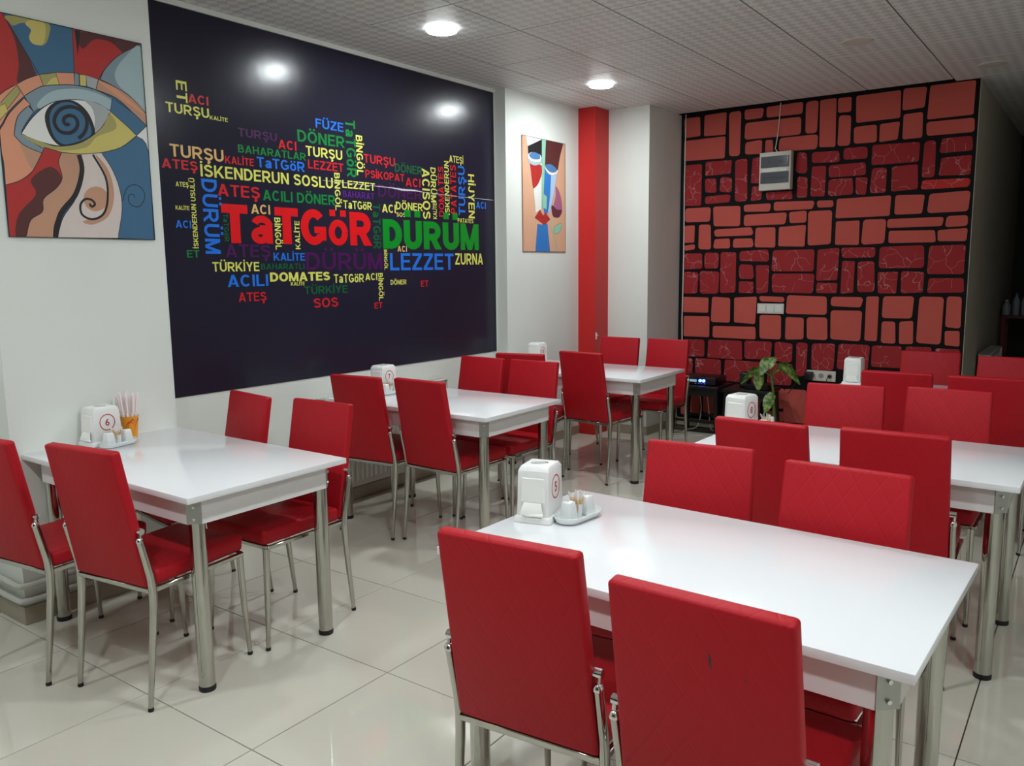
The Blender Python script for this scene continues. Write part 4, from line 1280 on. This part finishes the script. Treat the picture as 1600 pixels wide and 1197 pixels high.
pl.rotation_euler = (RD(90), 0, 0)
MB().tube([(0, 0, .018), (-.01, -.01, .03), (-.025, -.06, .03), (-.02, -.2, .02)], .0035, 6).build('cord', M['cable_black'], pl)
hk = empty('wall_hook', (0.2705, 6.247, 0.885))
tag(hk, 'tiny white hook on the red column', 'hook')
MB().box(0, .006, -.010, .010, -.03, .03, .002).build('hook_plate', M['plastic'], hk)
MB().tube([(.006, 0, .01), (.018, 0, 0), (.022, 0, .012)], .003, 6).build('hook_arm', M['plastic'], hk)

# ---------------------------------------------------------------- amplifier corner
def stool(name, label, x0, x1, y0, y1, h):
    s = empty(name, ((x0 + x1) / 2, (y0 + y1) / 2, 0))
    tag(s, label, 'side table', 'black side tables by the brick wall')
    a, b = (x1 - x0) / 2, (y1 - y0) / 2
    MB().box(-a, a, -b, b, h - .028, h, .004, 2).build('top', M['black_wood'], s)
    for sx in (-1, 1):
        for sy in (-1, 1):
            MB().hexa([(sx * (a - .01) - .014, sy * (b - .01) - .014, 0), (sx * (a - .01) + .014, sy * (b - .01) - .014, 0), (sx * (a - .01) + .014, sy * (b - .01) + .014, 0), (sx * (a - .01) - .014, sy * (b - .01) + .014, 0)],
                      [(sx * (a - .03) - .017, sy * (b - .03) - .017, h - .026), (sx * (a - .03) + .017, sy * (b - .03) - .017, h - .026), (sx * (a - .03) + .017, sy * (b - .03) + .017, h - .026), (sx * (a - .03) - .017, sy * (b - .03) + .017, h - .026)]).build('leg', M['black_wood'], s, smooth=False)
    for sy in (-1, 1):
        MB().box(-a + .03, a - .03, sy * (b - .022) - .008, sy * (b - .022) + .008, .12, .145).build('stretcher', M['black_wood'], s, smooth=False)
        MB().box(-a + .03, a - .03, sy * (b - .03) - .008, sy * (b - .03) + .008, h - .09, h - .028).build('rail', M['black_wood'], s, smooth=False)
    return s
stool('side_table', 'black wooden side table carrying the amplifier with blue lights', 0.80, 1.235, 6.66, 7.02, 0.448)
stool('side_table', 'black wooden side table with dark boxes behind the plant', 1.26, 1.66, 6.70, 7.02, 0.44)
am = empty('amplifier', (1.03, 6.83, 0.448))
tag(am, 'black amplifier with glowing blue knobs and a small display', 'amplifier')
MB().box(-.165, .165, -.13, .13, .008, .072, .004, 2).build('case', M['black_plastic'], am)
MB().box(-.085, -.005, -.1325, -.13, .030, .052).build('display', M['lcd'], am, smooth=False)
for k, xx in enumerate((.030, .062)):
    kn = MB().lathe([(.013, 0), (.013, .010), (.010, .013)], 16)
    bmesh.ops.rotate(kn.bm, verts=list(kn.bm.verts), cent=(0, 0, 0), matrix=Matrix.Rotation(RD(90), 3, 'X'))
    bmesh.ops.translate(kn.bm, verts=list(kn.bm.verts), vec=(xx, -.13, .044))
    kn.build('blue_knob', M['led_blue'], am)
for k in range(4):
    MB().box(-.02 + k * .028, -.008 + k * .028, -.133, -.13, .015, .022).build('button', M['grille'], am, smooth=False)
for sx in (-1, 1):
    MB().lathe([(.014, 0), (.014, .01)], 12, (sx * .13, -.09, 0)).build('foot', M['rubber'], am)
    MB().lathe([(.014, 0), (.014, .01)], 12, (sx * .13, .09, 0)).build('foot', M['rubber'], am)
rb = empty('small_speaker', (1.40, 6.86, 0.44))
tag(rb, 'small black rounded speaker beside the plant leaves', 'speaker')
MB().box(-.035, .045, -.05, .05, 0, .135, .016, 3).build('case', M['black_plastic'], rb)
MB().box(-.025, .035, -.052, -.049, .02, .11, .001).build('grille', M['rubber'], rb, smooth=False)
bb = empty('black_box', (1.545, 6.82, 0.44))
tag(bb, 'flat black receiver box behind the plant stem', 'receiver')
MB().box(-.09, .09, -.08, .08, 0, .045, .004, 2).build('case', M['black_plastic'], bb)
MB().tube([(.05, .07, .04), (.055, .075, .12)], .003, 6).build('antenna', M['black_plastic'], bb)
for i, pts in enumerate(([(0.93, 6.97, .40), (.95, 6.99, .2), (.93, 6.95, .03), (.85, 6.85, .006), (.95, 6.7, .006), (1.1, 6.72, .006), (1.2, 6.9, .006)],
                         [(1.00, 6.98, .40), (1.02, 7.0, .18), (1.05, 6.98, .02), (1.15, 6.85, .006), (1.05, 6.62, .006), (.86, 6.55, .006), (.72, 6.6, .006)])):
    pts = [Vector(p) for p in pts]
    sm = []
    for k in range(len(pts) - 1):
        p0, p1, p2, p3 = pts[max(k - 1, 0)], pts[k], pts[k + 1], pts[min(k + 2, len(pts) - 1)]
        for j in range(6):
            t = j / 6
            q = .5 * (2 * p1 + (p2 - p0) * t + (2 * p0 - 5 * p1 + 4 * p2 - p3) * t * t + (3 * p1 - p0 - 3 * p2 + p3) * t ** 3)
            q.z = max(q.z, .005)
            sm.append(q)
    tag(MB().tube(sm, .0045, 6).build('floor_cable', M['cable_white']), ('white cable looping on the floor under the amplifier table, %s loop' % ('inner', 'outer')[i]), 'cable', 'loose cables')

# plant
pt = empty('potted_plant', (1.745, 6.60, 0))
tag(pt, 'leafy green potted plant with variegated drooping leaves in front of the bricks', 'plant')
MB().lathe([(.075, 0), (.08, .004), (.10, .18), (.108, .185), (.108, .20), (.098, .20), (.094, .175), (.02, .172)], 24).build('pot', M['pot'], pt)
MB().lathe([(.094, .168), (.094, .178), (.03, .186)], 20).build('soil', M['soil'], pt)
stem = [(0, 0, .17), (.004, 0, .24), (-.006, 0, .36), (-.014, 0, .47), (-.03, 0, .58), (-.04, 0, .665)]
MB().tube(stem, [.016, .015, .012, .010, .008, .006], 10).build('stem', M['stem'], pt)
def leaf(p0, p1, w, sag, face, off=(0, 0, 0)):
    p0, p1 = Vector(p0), Vector(p1)
    d = p1 - p0
    side = Vector(face).cross(d).normalized()
    nrm = d.cross(side).normalized()
    def fn(u, v):
        prof = math.sin(math.pi * min(1, u * .93 + .035) ** .8) ** .75
        c = p0 + d * u + Vector((0, 0, sag * math.sin(math.pi * u)))
        s = (v - .5) * 2
        return c + side * (s * w * prof) + nrm * (-.18 * w * abs(s) * prof)
    mb = MB()
    mb.grid(fn, 10, 4)
    lf = mb.build('leaf', M['leaf'], pt)
    rib = MB()
    rib.tube([p0 + d * u + Vector((0, 0, sag * math.sin(math.pi * u))) + nrm * .001 for u in (0, .25, .5, .75, .95)], [.003, .0025, .002, .0015, .0008], 6)
    rib.build('midrib', M['stem'], lf)
    return lf
S = Vector((-1.745, -6.6, 0))
def W3(x, y, z):
    return Vector((x, y, z)) + S
for base, tip, w, sag, face in (((1.70, 6.59, .735), (1.655, 6.52, .60), .048, .02, (0, 1, .2)),
                               ((1.725, 6.60, .745), (1.728, 6.53, .655), .036, .01, (0, 1, .2)),
                               ((1.765, 6.60, .68), (1.968, 6.54, .545), .062, .045, (.1, 1, .7)),
                               ((1.66, 6.60, .65), (1.485, 6.54, .515), .036, .04, (-.2, 1, .8)),
                               ((1.605, 6.62, .62), (1.618, 6.58, .465), .045, .0, (0, 1, .1)),
                               ((1.72, 6.62, .45), (1.69, 6.55, .285), .05, .01, (.2, 1, .1)),
                               ((1.71, 6.66, .60), (1.80, 6.78, .60), .045, .04, (0, .2, 1))):
    leaf(W3(*base), W3(*tip), w, sag, face)
    b = W3(*base)
    zs = max(.3, min(.64, base[2] - .08))
    i = min(range(len(stem)), key=lambda k: abs(stem[k][2] - zs))
    a = Vector(stem[i])
    MB().tube([a, (a + b) / 2 + Vector((0, 0, .015)), b], [.005, .0035, .003], 6).build('leaf_stalk', M['stem'], pt)

# ---------------------------------------------------------------- corridor shelf with bottles
sh = empty('shelf_unit', (3.45, 9.55, 0))
tag(sh, 'dark red open shelf in the unlit corridor', 'shelf')
for z in (.10, .52, .94):
    MB().box(-.40, .40, -.16, .16, z, z + .025, .002).build('shelf_board', M['shelf_red'], sh, smooth=False)
for sx in (-1, 1):
    for sy in (-1, 1):
        MB().box(sx * .375 - .018, sx * .375 + .018, sy * .14 - .018, sy * .14 + .018, 0, .94).build('post', M['shelf_red'], sh, smooth=False)
def bottle(x, h, r, mat, cap, lab):
    b = empty('bottle', (x, 9.50, .965))
    tag(b, lab, 'bottle', 'bottles on the corridor shelf')
    MB().lathe([(r * .95, 0), (r, .006), (r, h * .62), (r * .85, h * .72), (r * .38, h * .86), (r * .38, h * .93)], 18).build('bottle_body', mat, b)
    MB().lathe([(r * .42, h * .92), (r * .42, h), (r * .3, h * 1.005)], 14).build('bottle_cap', cap, b)
bottle(3.085, .15, .038, M['bottle'], M['plastic'], 'short pale bottle at the left end of the corridor shelf')
bottle(3.165, .22, .032, M['bottle'], M['cap_blue'], 'tall clear bottle with a blue cap, left of the blue-capped pair')
bottle(3.240, .22, .032, M['bottle'], M['cap_blue'], 'tall clear bottle with a blue cap, right of the blue-capped pair')
bottle(3.310, .18, .036, M['bottle_pink'], M['plastic'], 'pink bottle at the right edge of the photo')
